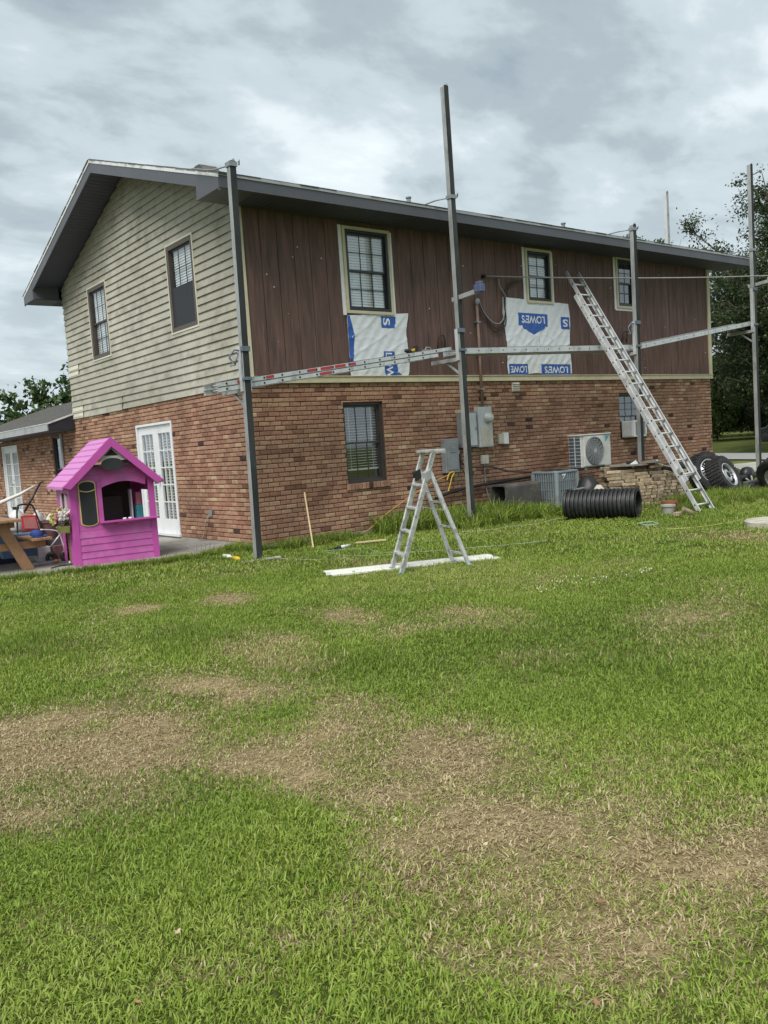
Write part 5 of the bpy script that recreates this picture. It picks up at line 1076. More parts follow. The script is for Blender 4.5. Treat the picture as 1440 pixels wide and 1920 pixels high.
mb = MB(); mb.prism([(a, b, -.06) for a, b in rrect(x0-.005, x1+.005, y0-.005, y1+.005, .07)], (0, 0, .08)); mb.build('base_pan', ACG, t)
for (cx, cy) in ((x0+.035, y0+.035), (x1-.035, y0+.035), (x0+.035, y1-.035)):
    mb = MB(); mb.prism([(a, b, .02) for a, b in rrect(cx-.045, cx+.045, cy-.045, cy+.045, .035, 4)], (0, 0, zt-.056)); mb.build('corner_panel', ACG, t)
for k in range(9):
    yy = y0+.10+k*.0565; mb = MB(); mb.box(x0-.004, x0+.018, yy-.009, yy+.009, .02, zt-.036); mb.build('slat', ACG, t)
    xx = x0+.10+k*.0575; mb = MB(); mb.box(xx-.009, xx+.009, y0-.004, y0+.018, .02, zt-.036); mb.build('slat', ACG, t)
for zz in (.18, .35, .52): mb = MB(); mb.box(x0-.001, x0+.014, y0+.07, y1-.05, zz-.006, zz+.006); mb.box(x0+.07, x1-.05, y0-.001, y0+.014, zz-.006, zz+.006); mb.build('slat_band', ACG, t, kind='stuff')
mb = MB(); c_ = ((x0+x1)/2, (y0+y1)/2)
for r_ in (.08, .14, .20, .26): mb.tube([(c_[0]+r_*math.cos(R(a*15)), c_[1]+r_*math.sin(R(a*15)), zt+.025*(1-r_/.3)) for a in range(25)], .005, 4, False)
mb.build('fan_grille', BLACK, t, kind='stuff')
mb = MB(); mb.prism([(x0+.155, y0-.006, zt-.06), (x0+.27, y0-.006, zt-.06), (x0+.18, y0-.006, zt-.15), (x0+.165, y0-.006, zt-.14), (x0+.225, y0-.006, zt-.085), (x0+.155, y0-.006, zt-.09)], (0, -.002, 0)); mb.build('label_sticker', WHITEP, t)
MSW = mat('minisplit_beige', (.60, .60, .55), .45, var=.05, scale=4, dirt=(.47, .46, .41), dscale=4)
t = empty('mini_split_unit', (7.33, -.66, .69), 'beige mini split outdoor unit with a round fan on the wall', 'mini split'); x0, x1, y0, y1, z0, z1 = 6.85, 7.83, -.82, -.50, .69, 1.355
mb = MB(); mb.box(x0+.02, x1, y0+.02, y1, z0+.01, z1-.02); mb.build('body', MSW, t, bevel=.01)
mb = MB(); mb.box(x0-.005, x1+.008, y0-.005, y1+.008, z1-.022, z1+.004); mb.build('top_cover', MSW, t, bevel=.008)
cx, cz = x0+.42, (z0+z1)/2-.005
mb = MB(); mb.box(x0+.10, x0+.74, y0-.004, y0+.0195, z0+.03, z1-.045); mb.build('front_grille_panel', MSW, t, bevel=.01)
mb = MB(); mb.lathe([(0, 0), (.27, 0), (.285, .004), (.285, .012), (.27, .012)], (cx, y0-.0045, cz), (0, -1, 0), 40); mb.build('fan_opening', ACD, t)
mb = MB()
for r_ in (.05, .095, .14, .185, .23, .27): mb.tube([(cx+r_*math.cos(R(a*10)), y0-.024, cz+r_*math.sin(R(a*10))) for a in range(37)], .0045, 4, False)
for a in range(16): mb.tube([(cx+.03*math.cos(R(a*22.5)), y0-.023, cz+.03*math.sin(R(a*22.5))), (cx+.275*math.cos(R(a*22.5)), y0-.023, cz+.275*math.sin(R(a*22.5)))], .0035, 4, False)
mb.lathe([(0, .03), (.035, .03), (.035, .012), (0, .012)], (cx, y0, cz), (0, -1, 0), 14); mb.build('fan_guard', mat('guard_grey', (.40, .42, .41), .5), t, kind='stuff')
mb = MB(); mb.box(x0+.012, x0+.020, y0+.03, y1-.02, z0+.03, z1-.04); mb.build('side_coil', ACD, t)
for k in range(9): zz = z0+.05+k*.069; mb = MB(); mb.box(x0-.002, x0+.012, y0+.025, y1-.01, zz-.004, zz+.004); mb.build('side_grille_bar', LGREY, t)
mb = MB(); mb.box(x0-.001, x0+.011, -.67, -.655, z0+.03, z1-.04); mb.build('side_grille_bar', LGREY, t)
mb = MB(); mb.prism([(x1-.17, y0-.002+.02, z1-.06), (x1-.055, y0+.018, z1-.06), (x1-.17, y0+.018, z1-.17)], (0, -.004, 0)); mb.build('corner_mark', mat('light_blue_mark', (.06, .30, .48), .5), t)
for xx in (x0+.15, x1-.2): mb = MB(); mb.box(xx-.02, xx+.02, -.80, -.005, z0-.045, z0+.008); mb.box(xx-.02, xx+.02, -.04, -.004, z0-.35, z0-.046); mb.build('wall_bracket', STEELG, t)
t = empty('window_air_conditioner', (9.6, 0, 1.2), 'white window air conditioner set in the small downstairs window', 'air conditioner')
mb = MB(); mb.box(9.36, 9.83, -.30, .02, 1.215, 1.585); mb.build('case', WHITEP, t, bevel=.012); mb = MB(); mb.box(9.43, 9.78, -.306, -.3005, 1.26, 1.55); mb.build('coil', mat('unit_coil', (.22, .24, .23), .6), t)
for k in range(1, 4): xx = 9.43+.35*k/4; mb = MB(); mb.box(xx-.008, xx+.008, -.313, -.3065, 1.26, 1.55); mb.build('grille_bar', WHITEP, t)
for k in range(6): mb = MB(); mb.box(9.345, 9.3595, -.26+k*.04, -.235+k*.04, 1.25, 1.55); mb.build('side_louvre', WHITEP, t)
mb = MB(); mb.box(9.835, 10.18, -.055, -.035, 1.19, 1.60); mb.build('filler_panel', BRONZE, t); mb = MB(); mb.tube([(9.9, -.1, 1.24), (10.06, -.1, 1.24), (10.10, -.1, 1.28), (10.10, -.1, 1.42)], .02, 8); mb.build('drain_pipe', WHITEP, t, smooth=True)
OLDM = mat('old_metal_casing', (.070, .066, .060), .8, var=.25, scale=6, c2=(.115, .105, .088), thr=(.5, .66), bump=.3)
t = empty('old_metal_casing', (5.0, -.7, GZ), 'old dark grey open ended metal casing in weeds beside the condenser', 'casing'); x0, x1, y0, y1, z0, z1 = 4.62, 5.55, -.86, -.46, .02, .55
o1 = rrect(y0, y1, z0, z1, .06, 4); i1 = rrect(y0+.03, y1-.03, z0+.03, z1-.03, .05, 4); n = len(o1); mb = MB()
mb.add([(x0, a, b) for a, b in o1]+[(x1, a, b) for a, b in o1]+[(x0, a, b) for a, b in i1]+[(x1-.2, a, b) for a, b in i1], [(i, (i+1) % n, n+(i+1) % n, n+i) for i in range(n)]+[(2*n+i, 2*n+(i+1) % n, 3*n+(i+1) % n, 3*n+i) for i in range(n)]+[(i, (i+1) % n, 2*n+(i+1) % n, 2*n+i) for i in range(n)]+[tuple(range(n, 2*n)), tuple(range(3*n, 4*n))]); mb.build('shell', OLDM, t)
mb = MB(); mb.box(x0+.1, x0+.3, y0+.1, y0+.25, z0+.04, z0+.22); mb.tube([(x0+.06, y0+.3, z0+.04), (x0+.05, y0+.3, z0+.25)], .02, 6); mb.build('inner_motor', ACD, t)

# culvert pipe, brick pile, pots ----------------------------------------
PIPE = mat('black_corrugated', (.018, .019, .020), .48, var=.2, scale=8, dirt=(.06, .058, .052), dscale=5, dthr=(.52, .75))
A_, B_ = Vector((4.95, -1.95, .17)), Vector((5.42, -3.08, .165)); ax = (B_-A_); ln = ax.length; prof = []; nr = 17
for k in range(nr):
    z_ = ln*k/nr; s_ = ln/nr; prof += [(.232, z_), (.232, z_+s_*.22), (.265, z_+s_*.34), (.268, z_+s_*.60), (.265, z_+s_*.80), (.232, z_+s_*.94)]
prof += [(.255, ln), (.258, ln+.01), (.215, ln+.01), (.215, 0), (.232, 0)]
t = empty('culvert_pipe', (5.08, -2.6, GZ), 'short black corrugated culvert pipe lying on the grass', 'pipe'); mb = MB(); mb.lathe(prof, A_, ax, 40); mb.build('corrugated_wall', PIPE, t, auto=True)
def stone_mat():
    m, nt, p, o = newmat('old_paver'); L = nt.links.new; oi = N(nt, 'ShaderNodeObjectInfo'); r = ramp(nt, [(0, (.19, .14, .10)), (.3, (.30, .235, .155)), (.6, (.41, .325, .215)), (.85, (.52, .42, .28)), (1, (.34, .255, .20))], 'LINEAR'); L(oi.outputs['Random'], r.inputs[0])
    g = N(nt, 'ShaderNodeNewGeometry'); n = N(nt, 'ShaderNodeTexNoise', inp={'Scale': 14, 'Detail': 7, 'Roughness': .65}); L(g.outputs['Position'], n.inputs[0]); v = ramp(nt, [(.3, (.5, .5, .47)), (.7, (1.25,)*3)], 'LINEAR'); L(n.outputs[0], v.inputs[0])
    x = N(nt, 'ShaderNodeMix', data_type='RGBA', blend_type='MULTIPLY', inp={0: 1.}); L(r.outputs[0], x.inputs[6]); L(v.outputs[0], x.inputs[7]); L(x.outputs[2], p.inputs['Base Color']); p.inputs['Roughness'].default_value = .95
    b = N(nt, 'ShaderNodeBump', inp={'Strength': .7, 'Distance': .01}); L(n.outputs[0], b.inputs['Height']); L(b.outputs[0], p.inputs['Normal']); return m
PAVER = stone_mat(); rp = random.Random(21); pv = []
for k in range(10):
    l_, w_, h_ = (.20, .10, .058) if k < 6 else (.26, .13, .058); mb = MB(); J = lambda s: rp.uniform(-s, s); c = .008
    q = [(-l_/2, -w_/2), (l_/2, -w_/2), (l_/2, w_/2), (-l_/2, w_/2)]; qi = [(-l_/2+c, -w_/2+c), (l_/2-c, -w_/2+c), (l_/2-c, w_/2-c), (-l_/2+c, w_/2-c)]
    vs_ = [(x+J(.005), y+J(.005), z) for x, y, z in [(a, b, 0) for a, b in qi]+[(a, b, .007) for a, b in q]+[(a, b, h_-.007) for a, b in q]+[(a, b, h_+J(.003)) for a, b in qi]]
    mb.add(vs_, [(0, 1, 2, 3), (12, 13, 14, 15)]+[(4*j+i, 4*j+(i+1) % 4, 4*j+4+(i+1) % 4, 4*j+4+i) for j in range(3) for i in range(4)]); pv.append(mb.mesh('paver', PAVER))
rp = random.Random(22)
pile = empty('brick_pile', (7.0, -1.9, GZ), 'pile of old tan bricks stacked behind the culvert pipe', 'brick pile'); RA = Vector((.80, -.60, 0)); RB = Vector((.60, .80, 0))
def stack(origin, cols, deep, rows, ends, jit, big=False, top=None):
    O_ = Vector(origin)
    for r_ in range(rows):
        l_ = (.27 if big else .21) if not ends else .108; w_ = (.135 if big else .108) if not ends else .21; u_ = rp.uniform(-.04, .04)
        L_ = cols; i = 0
        while u_ < L_-.02:
            for k in range(deep):
                if r_ >= rows-2 and rp.random() < .22: continue
                big_here = big and not ends; me_ = pv[rp.randrange(6, 10) if big_here else rp.randrange(6)]; o = bpy.data.objects.new('paver', me_); COL.objects.link(o)
                o.location = O_+RA*(u_+l_/2+rp.uniform(-jit, jit))+RB*(k*w_+w_/2+rp.uniform(-jit, jit))+Vector((0, 0, r_*.0605)); az = math.atan2(RA.y, RA.x)+(math.pi/2 if ends else 0)+rp.uniform(-.05, .05)
                o.rotation_euler = (rp.uniform(-.02, .02), rp.uniform(-.02, .02), az); o.scale = (rp.uniform(.9, 1.08), rp.uniform(.94, 1.04), 1); parent_to(o, pile)
            u_ += l_+.004; i += 1
S0 = Vector((6.55, -1.65, GZ))
stack(S0, .95, 3, 13, False, .012, True); stack(S0+RA*.50-RB*.30, .40, 1, 8, True, .008); stack(S0+RA*.98-RB*.02, .50, 2, 11, True, .01)
FLAG = mat('flagstone', (.21, .195, .16), .95, var=.25, scale=6, bump=.5, c2=(.13, .125, .10), thr=(.5, .65))
for k, (o_, l_, w_, z_) in enumerate(((S0+RA*.50+RB*.16, .46, .24, 13*.0605), (S0+RA*.86+RB*.12, .24, .20, 13*.0605+.035))):
    mb = MB(); c = o_+Vector((0, 0, z_)); pl = [c+RA*(l_*math.cos(R(a))*rp.uniform(.9, 1.1))+RB*(w_*math.sin(R(a))*rp.uniform(.9, 1.1)) for a in range(20, 380, 45)]; mb.prism(pl, (0, 0, .033)); mb.build('flagstone', FLAG, pile, bevel=.006)
topz = GZ+13*.0605+.04
t = empty('broken_appliance', S0+RA*.52+RB*.15+Vector((0, 0, topz)), 'dark broken appliance with a white face lying on the brick pile', 'scrap'); c = S0+RA*.50+RB*.16+Vector((0, 0, topz+.075)); mb = MB(); mb.obox(c, RA*.07, RB*.06, Vector((0, 0, .06))); mb.build('case', BLACK, t, bevel=.01)
mb = MB(); mb.obox(c+RA*.04-RB*.075+Vector((0, 0, .0)), (RA+Vector((0, 0, .6)))*.055, (Vector((0, 0, 1))-RA*.6)*.038, RB*.006); mb.build('white_face', WHITEP, t)
mb = MB(); c = S0+RA*.78+RB*.10+Vector((0, 0, topz+.035)); mb.lathe([(0, 0), (.10, 0), (.13, .05), (.12, .06), (.09, .012), (0, .012)], c, (.2, -.3, .9), 14); mb.build('red_pan', mat('dark_red_enamel', (.20, .02, .025), .4), smooth=True, label='dark red pan lying on top of the brick pile', cat='pan')
mb = MB(); c = S0+RA*.98+RB*.10+Vector((0, 0, topz+.06)); mb.obox(c, (RA*.8+Vector((0, 0, .5)))*.05, (Vector((0, 0, .8))-RA*.5)*.055, RB*.012); mb.build('white_tile', WHITEP, label='broken white tile tilted on the brick pile', cat='tile', bevel=.004)
mb = MB(); c = S0+RA*1.05+RB*.25+Vector((0, 0, 11*.0605+.03)); mb.tube([c, c+RA*.28+Vector((0, 0, .01)), c+RA*.55], .085, 12); mb.build('black_roll', BLACK, smooth=True, label='black roll lying on the low end of the brick pile', cat='roll')
mb = MB(); mb.beam(S0+RA*.92-RB*.02+Vector((0, 0, topz-.0+.07)), S0+RA*1.30-RB*.12+Vector((0, 0, 11*.0605+.02)), .025, .012); mb.build('pale_stick', PINE, label='thin pale stick slanting down the brick pile', cat='stick')
def lump(name, c, r_, h_, m_, label, cat, seed):
    rl = random.Random(seed); mb = MB(); n = 14; k = 8; vs_ = []
    for j in range(k+1):
        f = j/k; rr_ = r_*math.sin(math.pi*min(.93, .12+f*.82))**.7
        for i in range(n): q = rr_*(1+rl.uniform(-.13, .13)); vs_.append((c[0]+q*math.cos(6.283*i/n), c[1]+q*math.sin(6.283*i/n), c[2]+h_*f+rl.uniform(-.01, .01)))
    mb.add(vs_, [(j*n+i, j*n+(i+1) % n, (j+1)*n+(i+1) % n, (j+1)*n+i) for j in range(k) for i in range(n)]+[tuple(range(k*n, k*n+n))]); return mb.build(name, m_, smooth=True, label=label, cat=cat)
lump('garbage_bag', (6.25, -1.42, GZ), .24, .66, BLACK, 'black bag slumped between the condenser and the brick pile', 'bag', 3)
lump('cement_sack', (6.10, -1.78, GZ+.2), .12, .30, BEIGEB, 'beige sack poking up behind the culvert pipe', 'sack', 4)
mb = MB(); mb.beam((5.75, -1.45, .36), (6.45, -1.5, .40), .05, .02); mb.build('grey_board', ALUD, label='grey board lying behind the culvert pipe', cat='board')
c = Vector((5.86, -3.36, GZ)); mb = MB(); mb.lathe([(0, 0), (.085, 0), (.108, .155), (.122, .155), (.122, .185), (.105, .185), (.095, .15), (.0, .14)], c, n=24); mb.build('flower_pot', mat('grey_pot', (.36, .35, .31), .85, var=.12), auto=True, label='pale grey flower pot on the grass by the ladder foot', cat='flower pot')
c = Vector((6.25, -3.14, GZ)); mb = MB(); mb.lathe([(0, 0), (.10, 0), (.125, .17), (.14, .17), (.14, .21), (.12, .21), (.11, .17), (0, .16)], c, n=24); mb.build('flower_pot', mat('terracotta', (.25, .085, .045), .85, var=.15), auto=True, label='terracotta flower pot behind the grey pot', cat='flower pot')
for k, (x, y, rz, tl, lb) in enumerate(((5.72, -3.62, .3, 0, 'loose tan brick lying flat before the grey pot'), (5.93, -3.66, -.5, .5, 'loose tan brick tilted before the grey pot'))):
    o = bpy.data.objects.new('loose_brick', pv[k]); COL.objects.link(o); o.location = (x, y, GZ+.02+tl*.06); o.rotation_euler = (tl, tl, rz); tag(o, lb, 'brick', 'loose bricks by the pot')
mb = MB(); mb.lathe([(0, .0), (.40, 0), (.42, .02), (.42, .10), (.40, .115), (.25, .125), (0, .13)], (5.02, -5.62, GZ-.02), n=40); mb.build('septic_cover', mat('pale_concrete', (.50, .47, .38), .9, var=.15, scale=5, dirt=(.30, .28, .21), dscale=4, bump=.3), auto=True, label='round pale concrete cover set in the lawn at the right edge', cat='concrete cover')

# wheels and truck parts at the far end ----------------------------------------
TYRE = mat('tyre_rubber', (.022, .022, .023), .8, var=.25, scale=10, bump=.3, dirt=(.055, .05, .045), dscale=6); CHROME = mat('wheel_alloy', (.66, .66, .66), .3, metal=.7, var=.12, scale=9)
def off_road_wheel(c, nrm, label):
    c, ax = Vector(c), Vector(nrm).normalized(); u_ = ax.orthogonal().normalized(); v_ = ax.cross(u_); root = empty('off_road_wheel', c-Vector((0, 0, .4)), label, 'wheel', 'off road wheels by the house end')
    mb = MB(); mb.lathe([(.235, .10), (.25, .135), (.32, .155), (.385, .145), (.41, .12), (.418, .0), (.41, -.12), (.385, -.145), (.32, -.155), (.25, -.135), (.235, -.10)], c, ax, 40); ty = mb.build('tyre', TYRE, root, smooth=True)
    mb = MB()
    for k in range(36):
        a = R(k*10); rd_ = u_*math.cos(a)+v_*math.sin(a); tg = ax.cross(rd_)
        for s in (-1, 1):
            mb.obox(c+rd_*.420+ax*s*(.078 if k % 2 else .064), rd_*.012, tg*.024, ax*(.052 if k % 2 else .038)); mb.obox(c+rd_*.395+ax*s*.140, rd_*.026, tg*.020, ax*.012)
        mb.obox(c+rd_*.419+ax*(.012 if k % 2 else -.012), rd_*.010, tg*.022, ax*.022)
    mb.build('tread_blocks', TYRE, ty, kind='stuff')
    mb = MB(); mb.lathe([(.252, .135), (.258, .142), (.240, .146), (.225, .11), (.215, .06), (.215, -.12), (.24, -.14)], c, ax, 40); rim = mb.build('rim', CHROME, root, smooth=True)
    mb = MB(); mb.lathe([(.218, .05), (.205, .085), (.10, .11), (.075, .12), (.07, .09), (.0, .085)], c, ax, 32); mb.build('wheel_disc', CHROME, rim, smooth=True)
    mb = MB(); mb.lathe([(0, .123), (.055, .123), (.06, .10)], c, ax, 20); mb.build('hub_hole', DARKHOLE, rim)
    for k in range(8):
        a = R(k*45); rd_ = u_*math.cos(a)+v_*math.sin(a); tg = ax.cross(rd_)
        for s in (-1, 1): mb = MB(); mb.obox(c+rd_*.168+tg*s*.030+ax*.098, rd_*.036, tg*.012, ax*.012); mb.build('wheel_slot', DARKHOLE, rim)
    return root
off_road_wheel((9.35, -2.38, .30), (.10, -.84, .42), 'big off road wheel leaning with its chrome rim facing the lawn')
off_road_wheel((10.25, -1.45, .36), (-.25, -.90, .25), 'off road wheel half hidden behind the leaning one and the ladder')
off_road_wheel((9.95, -3.22, .26), (.80, -.20, .42), 'off road wheel lying tilted at the right edge of the picture')
t = empty('truck_bumper', (10.2, -2.6, GZ), 'grey truck bumper with axle parts on the ground between wheels', 'bumper'); BUMP = mat('grey_bumper', (.085, .085, .088), .5, var=.15); mb = MB(); a_, b_ = Vector((9.5, -2.75, .10)), Vector((11.2, -2.75, .14)); mb.beam(a_, b_, .12, .20); mb.build('bumper_bar', BUMP, t, bevel=.02)
mb = MB(); mb.box(9.75, 10.05, -2.815, -2.811, .11, .16); mb.build('bumper_slot', DARKHOLE, t); mb = MB(); mb.tube([(9.8, -2.3, .2), (11.6, -2.1, .25)], .06, 10); mb.lathe([(0, -.12), (.16, -.08), (.18, 0), (.16, .08), (0, .12)], (10.6, -2.2, .26), (0, 1, 0), 16); mb.build('axle', BLACK, t, smooth=True)
mb = MB(); mb.tube([(10.0, -2.5, .22), (10.25, -2.5, .10), (10.3, -2.45, .26)], .02, 6); mb.build('linkage', ALUD, t, smooth=True)
mb = MB(); mb.prism([(16.43, 1.52, .17), (17.9, 1.0, .17), (14.2, -1.05, .17), (13.42, -.60, .17)], (0, 0, -.30)); mb.build('concrete_step', mat('pale_slab', (.56, .54, .45), .85, var=.12, scale=4, dirt=(.38, .36, .28), dscale=5), label='long pale concrete slab on the ground past the house end', cat='slab', bevel=.01)
lump('plastic_bag', (9.05, -3.0, GZ), .13, .14, VINYL, 'crumpled white plastic bag in front of the truck bumper', 'bag', 8)
mb = MB(); mb.prism([(9.3, -3.35, GZ+.02), (10.4, -3.55, GZ+.02), (10.7, -3.2, GZ+.02), (9.5, -3.05, GZ+.02)], (0, 0, .03)); mb.build('flat_sheet', ALUD, label='flat grey sheet lying under the tilted wheel at the right edge', cat='sheet')
# parked dark car across the road
DKP = mat('dark_car_paint', (.012, .013, .016), .25, spec=.7); t = empty('parked_car', (40.0, 11.6, .2), 'dark car parked across the road at the right edge', 'car', rz=0)
prof = [(-2.2, .30), (-2.25, .75), (-2.0, .92), (-1.35, 1.0), (-.75, 1.48), (.75, 1.50), (1.45, 1.02), (2.1, .92), (2.25, .7), (2.2, .30)]; cd_ = Vector((40.3, 11.0, -.05)); fu = Vector((-.45, -.89, 0)); fv = Vector((.89, -.45, 0))
mb = MB(); mb.prism([cd_+fu*a+Vector((0, 0, b))-fv*.85 for a, b in prof], fv*1.7); mb.build('body', DKP, t, bevel=.08)
for s in (-1, 1):
    for a in (-1.4, 1.4): mb = MB(); mb.lathe([(0, -.1), (.3, -.1), (.33, -.06), (.33, .06), (.3, .1), (0, .1)], cd_+fu*a+fv*s*.80+Vector((0, 0, .33)), fv, 20); mb.build('wheel', TYRE, t, smooth=True)
    mb = MB(); q = [(-.62, 1.40), (.62, 1.42), (1.15, 1.06), (-1.05, 1.06)]; mb.prism([cd_+fu*a+Vector((0, 0, b))+fv*s*.853 for a, b in q], fv*s*.01); mb.build('side_window', GLASS, t)
# ------------------------------------------------------------------ pink playhouse
PINK = mat('pink_paint', (.52, .100, .37), .5, c2=(.56, .17, .43), thr=(.46, .66), var=.11, scale=3, bump=.10, bscale=40, dirt=(.40, .07, .28), dscale=2.2, dthr=(.5, .75)); PINKD = mat('pink_trim_paint', (.50, .080, .36), .5, var=.07, scale=4); PINKLIT = mat('pink_roof_skylit', (.60, .19, .50), .42, var=.06, scale=4)  # roof planks: same pink as the walls, with sky light painted into the colour
CHALK = mat('chalkboard', (.022, .023, .026), .75, var=.3, scale=6); YELT = mat('yellow_trim', (.66, .50, .20), .5); GREYW = mat('grey_plastic', (.42, .40, .35), .6); OLIVE = mat('olive_plastic', (.20, .20, .05), .6)
PO = Vector((-2.601, .865, -.030)); EX = Vector((.9903, -.1392, 0)); EY = Vector((.1392, .9903, 0)); PW, PD = 1.225, 1.10
play = empty('playhouse', PO, 'bright pink wooden toy playhouse with a serving window at the patio edge', 'playhouse')
def pp(s, t_, z): return PO+EX*s+EY*t_+Vector((0, 0, z))
def pbox(mb, s0, s1, t0, t1, z0, z1): c = pp((s0+s1)/2, (t0+t1)/2, (z0+z1)/2); return mb.obox(c, EX*(s1-s0)/2, EY*(t1-t0)/2, Vector((0, 0, (z1-z0)/2)))
def pbuild(name, m_, args, bev=.003, par=None): mb = MB(); pbox(mb, *args); return mb.build(name, m_, par or play, bevel=bev)
for s0, s1, t0, t1 in ((0, .09, -.012, .02), (PW-.09, PW, -.012, .02), (0, .02, .021, .09), (0, .09, PD-.02, PD), (PW-.09, PW, PD-.02, PD), (PW-.02, PW, .021, .09)): pbuild('corner_post', PINKD, (s0, s1, t0, t1, 0, 1.20))
fz = [0, .10, .20, .30, .40, .50]
for k in range(5):
    mb = MB(); a, b = fz[k], fz[k+1]
    mb.add([pp(.09, -.010, a), pp(PW-.09, -.010, a), pp(PW-.09, .002, b), pp(.09, .002, b), pp(.09, .02, a), pp(PW-.09, .02, a), pp(PW-.09, .02, b), pp(.09, .02, b)], MB.BF); mb.build('front_board', PINK, play)
pbuild('front_board', PINK, (.09, PW-.09, .0, .02, .501, .60)); pbuild('front_post', PINK, (.39, .455, -.008, .02, .60, 1.20)); pbuild('front_panel', PINK, (.09, .39, .0, .02, .601, 1.20))
# arched header over the serving window
arc = [(.455+.64*i/12, 1.115+.075*math.sin(math.pi*i/12)) for i in range(13)]
mb = MB(); mb.prism([pp(s, -.006, z) for s, z in arc]+[pp(PW-.09, -.006, 1.305), pp(.455, -.006, 1.305)], EY*.026); mb.build('arched_header', PINK, play)
pbuild('header_board', PINK, (.09, .454, -.006, .02, 1.201, 1.305)); pbuild('header_board', PINK, (PW-.10, PW-.02, -.006, .02, 1.201, 1.27))
RS = .655/.69; pk = PW/2
def zr(s): return 1.845-RS*abs(s-pk)
mb = MB(); mb.prism([pp(.12, .0, 1.307), pp(PW-.12, .0, 1.307), pp(PW-.20, .0, zr(PW-.20)-.06), pp(PW-.27, .0, 1.44), pp(.27, .0, 1.44), pp(.20, .0, zr(.20)-.06)], EY*.018); mb.build('gable_board', PINK, play)
# gable ornament and sign
mb = MB(); mb.prism([pp(pk-.25, -.135, 1.50), pp(pk+.25, -.135, 1.50), pp(pk, -.135, 1.735)], EY*.015); og = mb.build('gable_ornament', GREYW, play, bevel=.004)
mb = MB(); mb.prism([pp(pk-.10, -.1395, 1.575), pp(pk+.10, -.1395, 1.575), pp(pk, -.1395, 1.67)], EY*.004); mb.build('ornament_opening', DARKHOLE, og)
mb = MB(); mb.prism([pp(pk-.17, -.146, 1.52), pp(pk-.08, -.146, 1.55), pp(pk, -.146, 1.565), pp(pk+.08, -.146, 1.55), pp(pk+.17, -.146, 1.52), pp(pk+.17, -.146, 1.50), pp(pk-.17, -.146, 1.50)], EY*.008); mb.build('ornament_lip', GREYW, og)
mb = MB(); pts = [pp(pk-.30, -.150, 1.455), pp(pk-.16, -.150, 1.455)]+[pp(pk+.155*math.cos(R(a)), -.150, 1.455+.085*math.sin(R(a))) for a in range(160, 10, -15)]+[pp(pk+.16, -.150, 1.455), pp(pk+.30, -.150, 1.455), pp(pk+.30, -.150, 1.425), pp(pk+.16, -.150, 1.425)]+[pp(pk+.155*math.cos(R(a)), -.150, 1.44+.085*math.sin(R(a))) for a in range(-10, -171, -15)]+[pp(pk-.16, -.150, 1.425), pp(pk-.30, -.150, 1.425)]
mb.prism(pts, EY*.012); mb.build('sign_board', CHALK, play)
# roof planks
for s_ in (0, 1):
    n = 8; e0, e1 = -.115, pk
    for k in range(n):
        a, b = e0+(e1-e0)*k/n, e0+(e1-e0)*(k+1)/n; f = (lambda s: s) if not s_ else (lambda s: PW-s); lift = .022
        mb = MB(); mb.add([pp(f(a), -.165, zr(f(a))-.006+lift), pp(f(b+.004), -.165, zr(f(b+.004))-.006), pp(f(b+.004), PD+.12, zr(f(b+.004))-.006), pp(f(a), PD+.12, zr(f(a))-.006+lift), pp(f(a), -.165, zr(f(a))-.026), pp(f(b), -.165, zr(f(b))-.026), pp(f(b), PD+.12, zr(f(b))-.026), pp(f(a), PD+.12, zr(f(a))-.026)], MB.BF); mb.build('roof_plank', PINKLIT, play)
    for tt, nm in ((-.190, 'front_fascia'), (PD+.125, 'rear_fascia')):
        f = (lambda s: s) if not s_ else (lambda s: PW-s); e = -.09
        mb = MB(); mb.prism([pp(f(e), tt, zr(e)-.0), pp(f(e+.015), tt, zr(e)-.105), pp(f(pk), tt, zr(pk)-.150), pp(f(pk), tt, zr(pk)+.004)] if False else [pp(f(e-.02), tt, zr(e-.02)+.004), pp(f(e+.085), tt, zr(e-.02)-.035), pp(f(pk), tt, zr(pk)-.145), pp(f(pk), tt, zr(pk)+.004)], EY*.024); mb.build(nm, PINKD, play, bevel=.003)
# chalkboard with yellow frame
def rounded(s0, s1, z0, z1, r_):
    mid = (s0+s1)/2; return [(s0, z0+r_)]+[(mid-(s1-s0)/2*math.cos(R(a)), z0+r_-r_*math.sin(R(a))) for a in range(15, 180, 15)]+[(s1, z0+r_), (s1, z1-r_)]+[(mid+(s1-s0)/2*math.cos(R(a)), z1-r_+r_*math.sin(R(a))) for a in range(15, 180, 15)]+[(s0, z1-r_)]
mb = MB(); mb.prism([pp(s, -.016, z) for s, z in rounded(.125, .372, .565, 1.235, .055)], EY*.015); fr = mb.build('chalkboard_frame', YELT, play, bevel=.003)
mb = MB(); mb.prism([pp(s, -.021, z) for s, z in rounded(.140, .357, .582, 1.218, .048)], EY*.0045); mb.build('chalkboard', CHALK, fr)
mb = MB(); mb.tube([pp(.128+.241*i/10, -.024, 1.10-.028*math.sin(math.pi*i/10)) for i in range(11)], .008, 6); mb.build('chalkboard_band', YELT, fr, smooth=True)
pbuild('serving_shelf', PINKD, (.385, PW+.01, -.13, .02, .598, .622)); pbuild('shelf_bracket', PINKD, (.62, .95, -.10, -.02, .57, .596))
for k in range(2): mb = MB(); mb.lathe([(.024, 0), (.03, .012), (.024, .024), (.018, .012), (.024, 0)], pp(.74+k*.08, -.055, .624), n=16); mb.build('cup_ring', WHITEP, play, smooth=True)
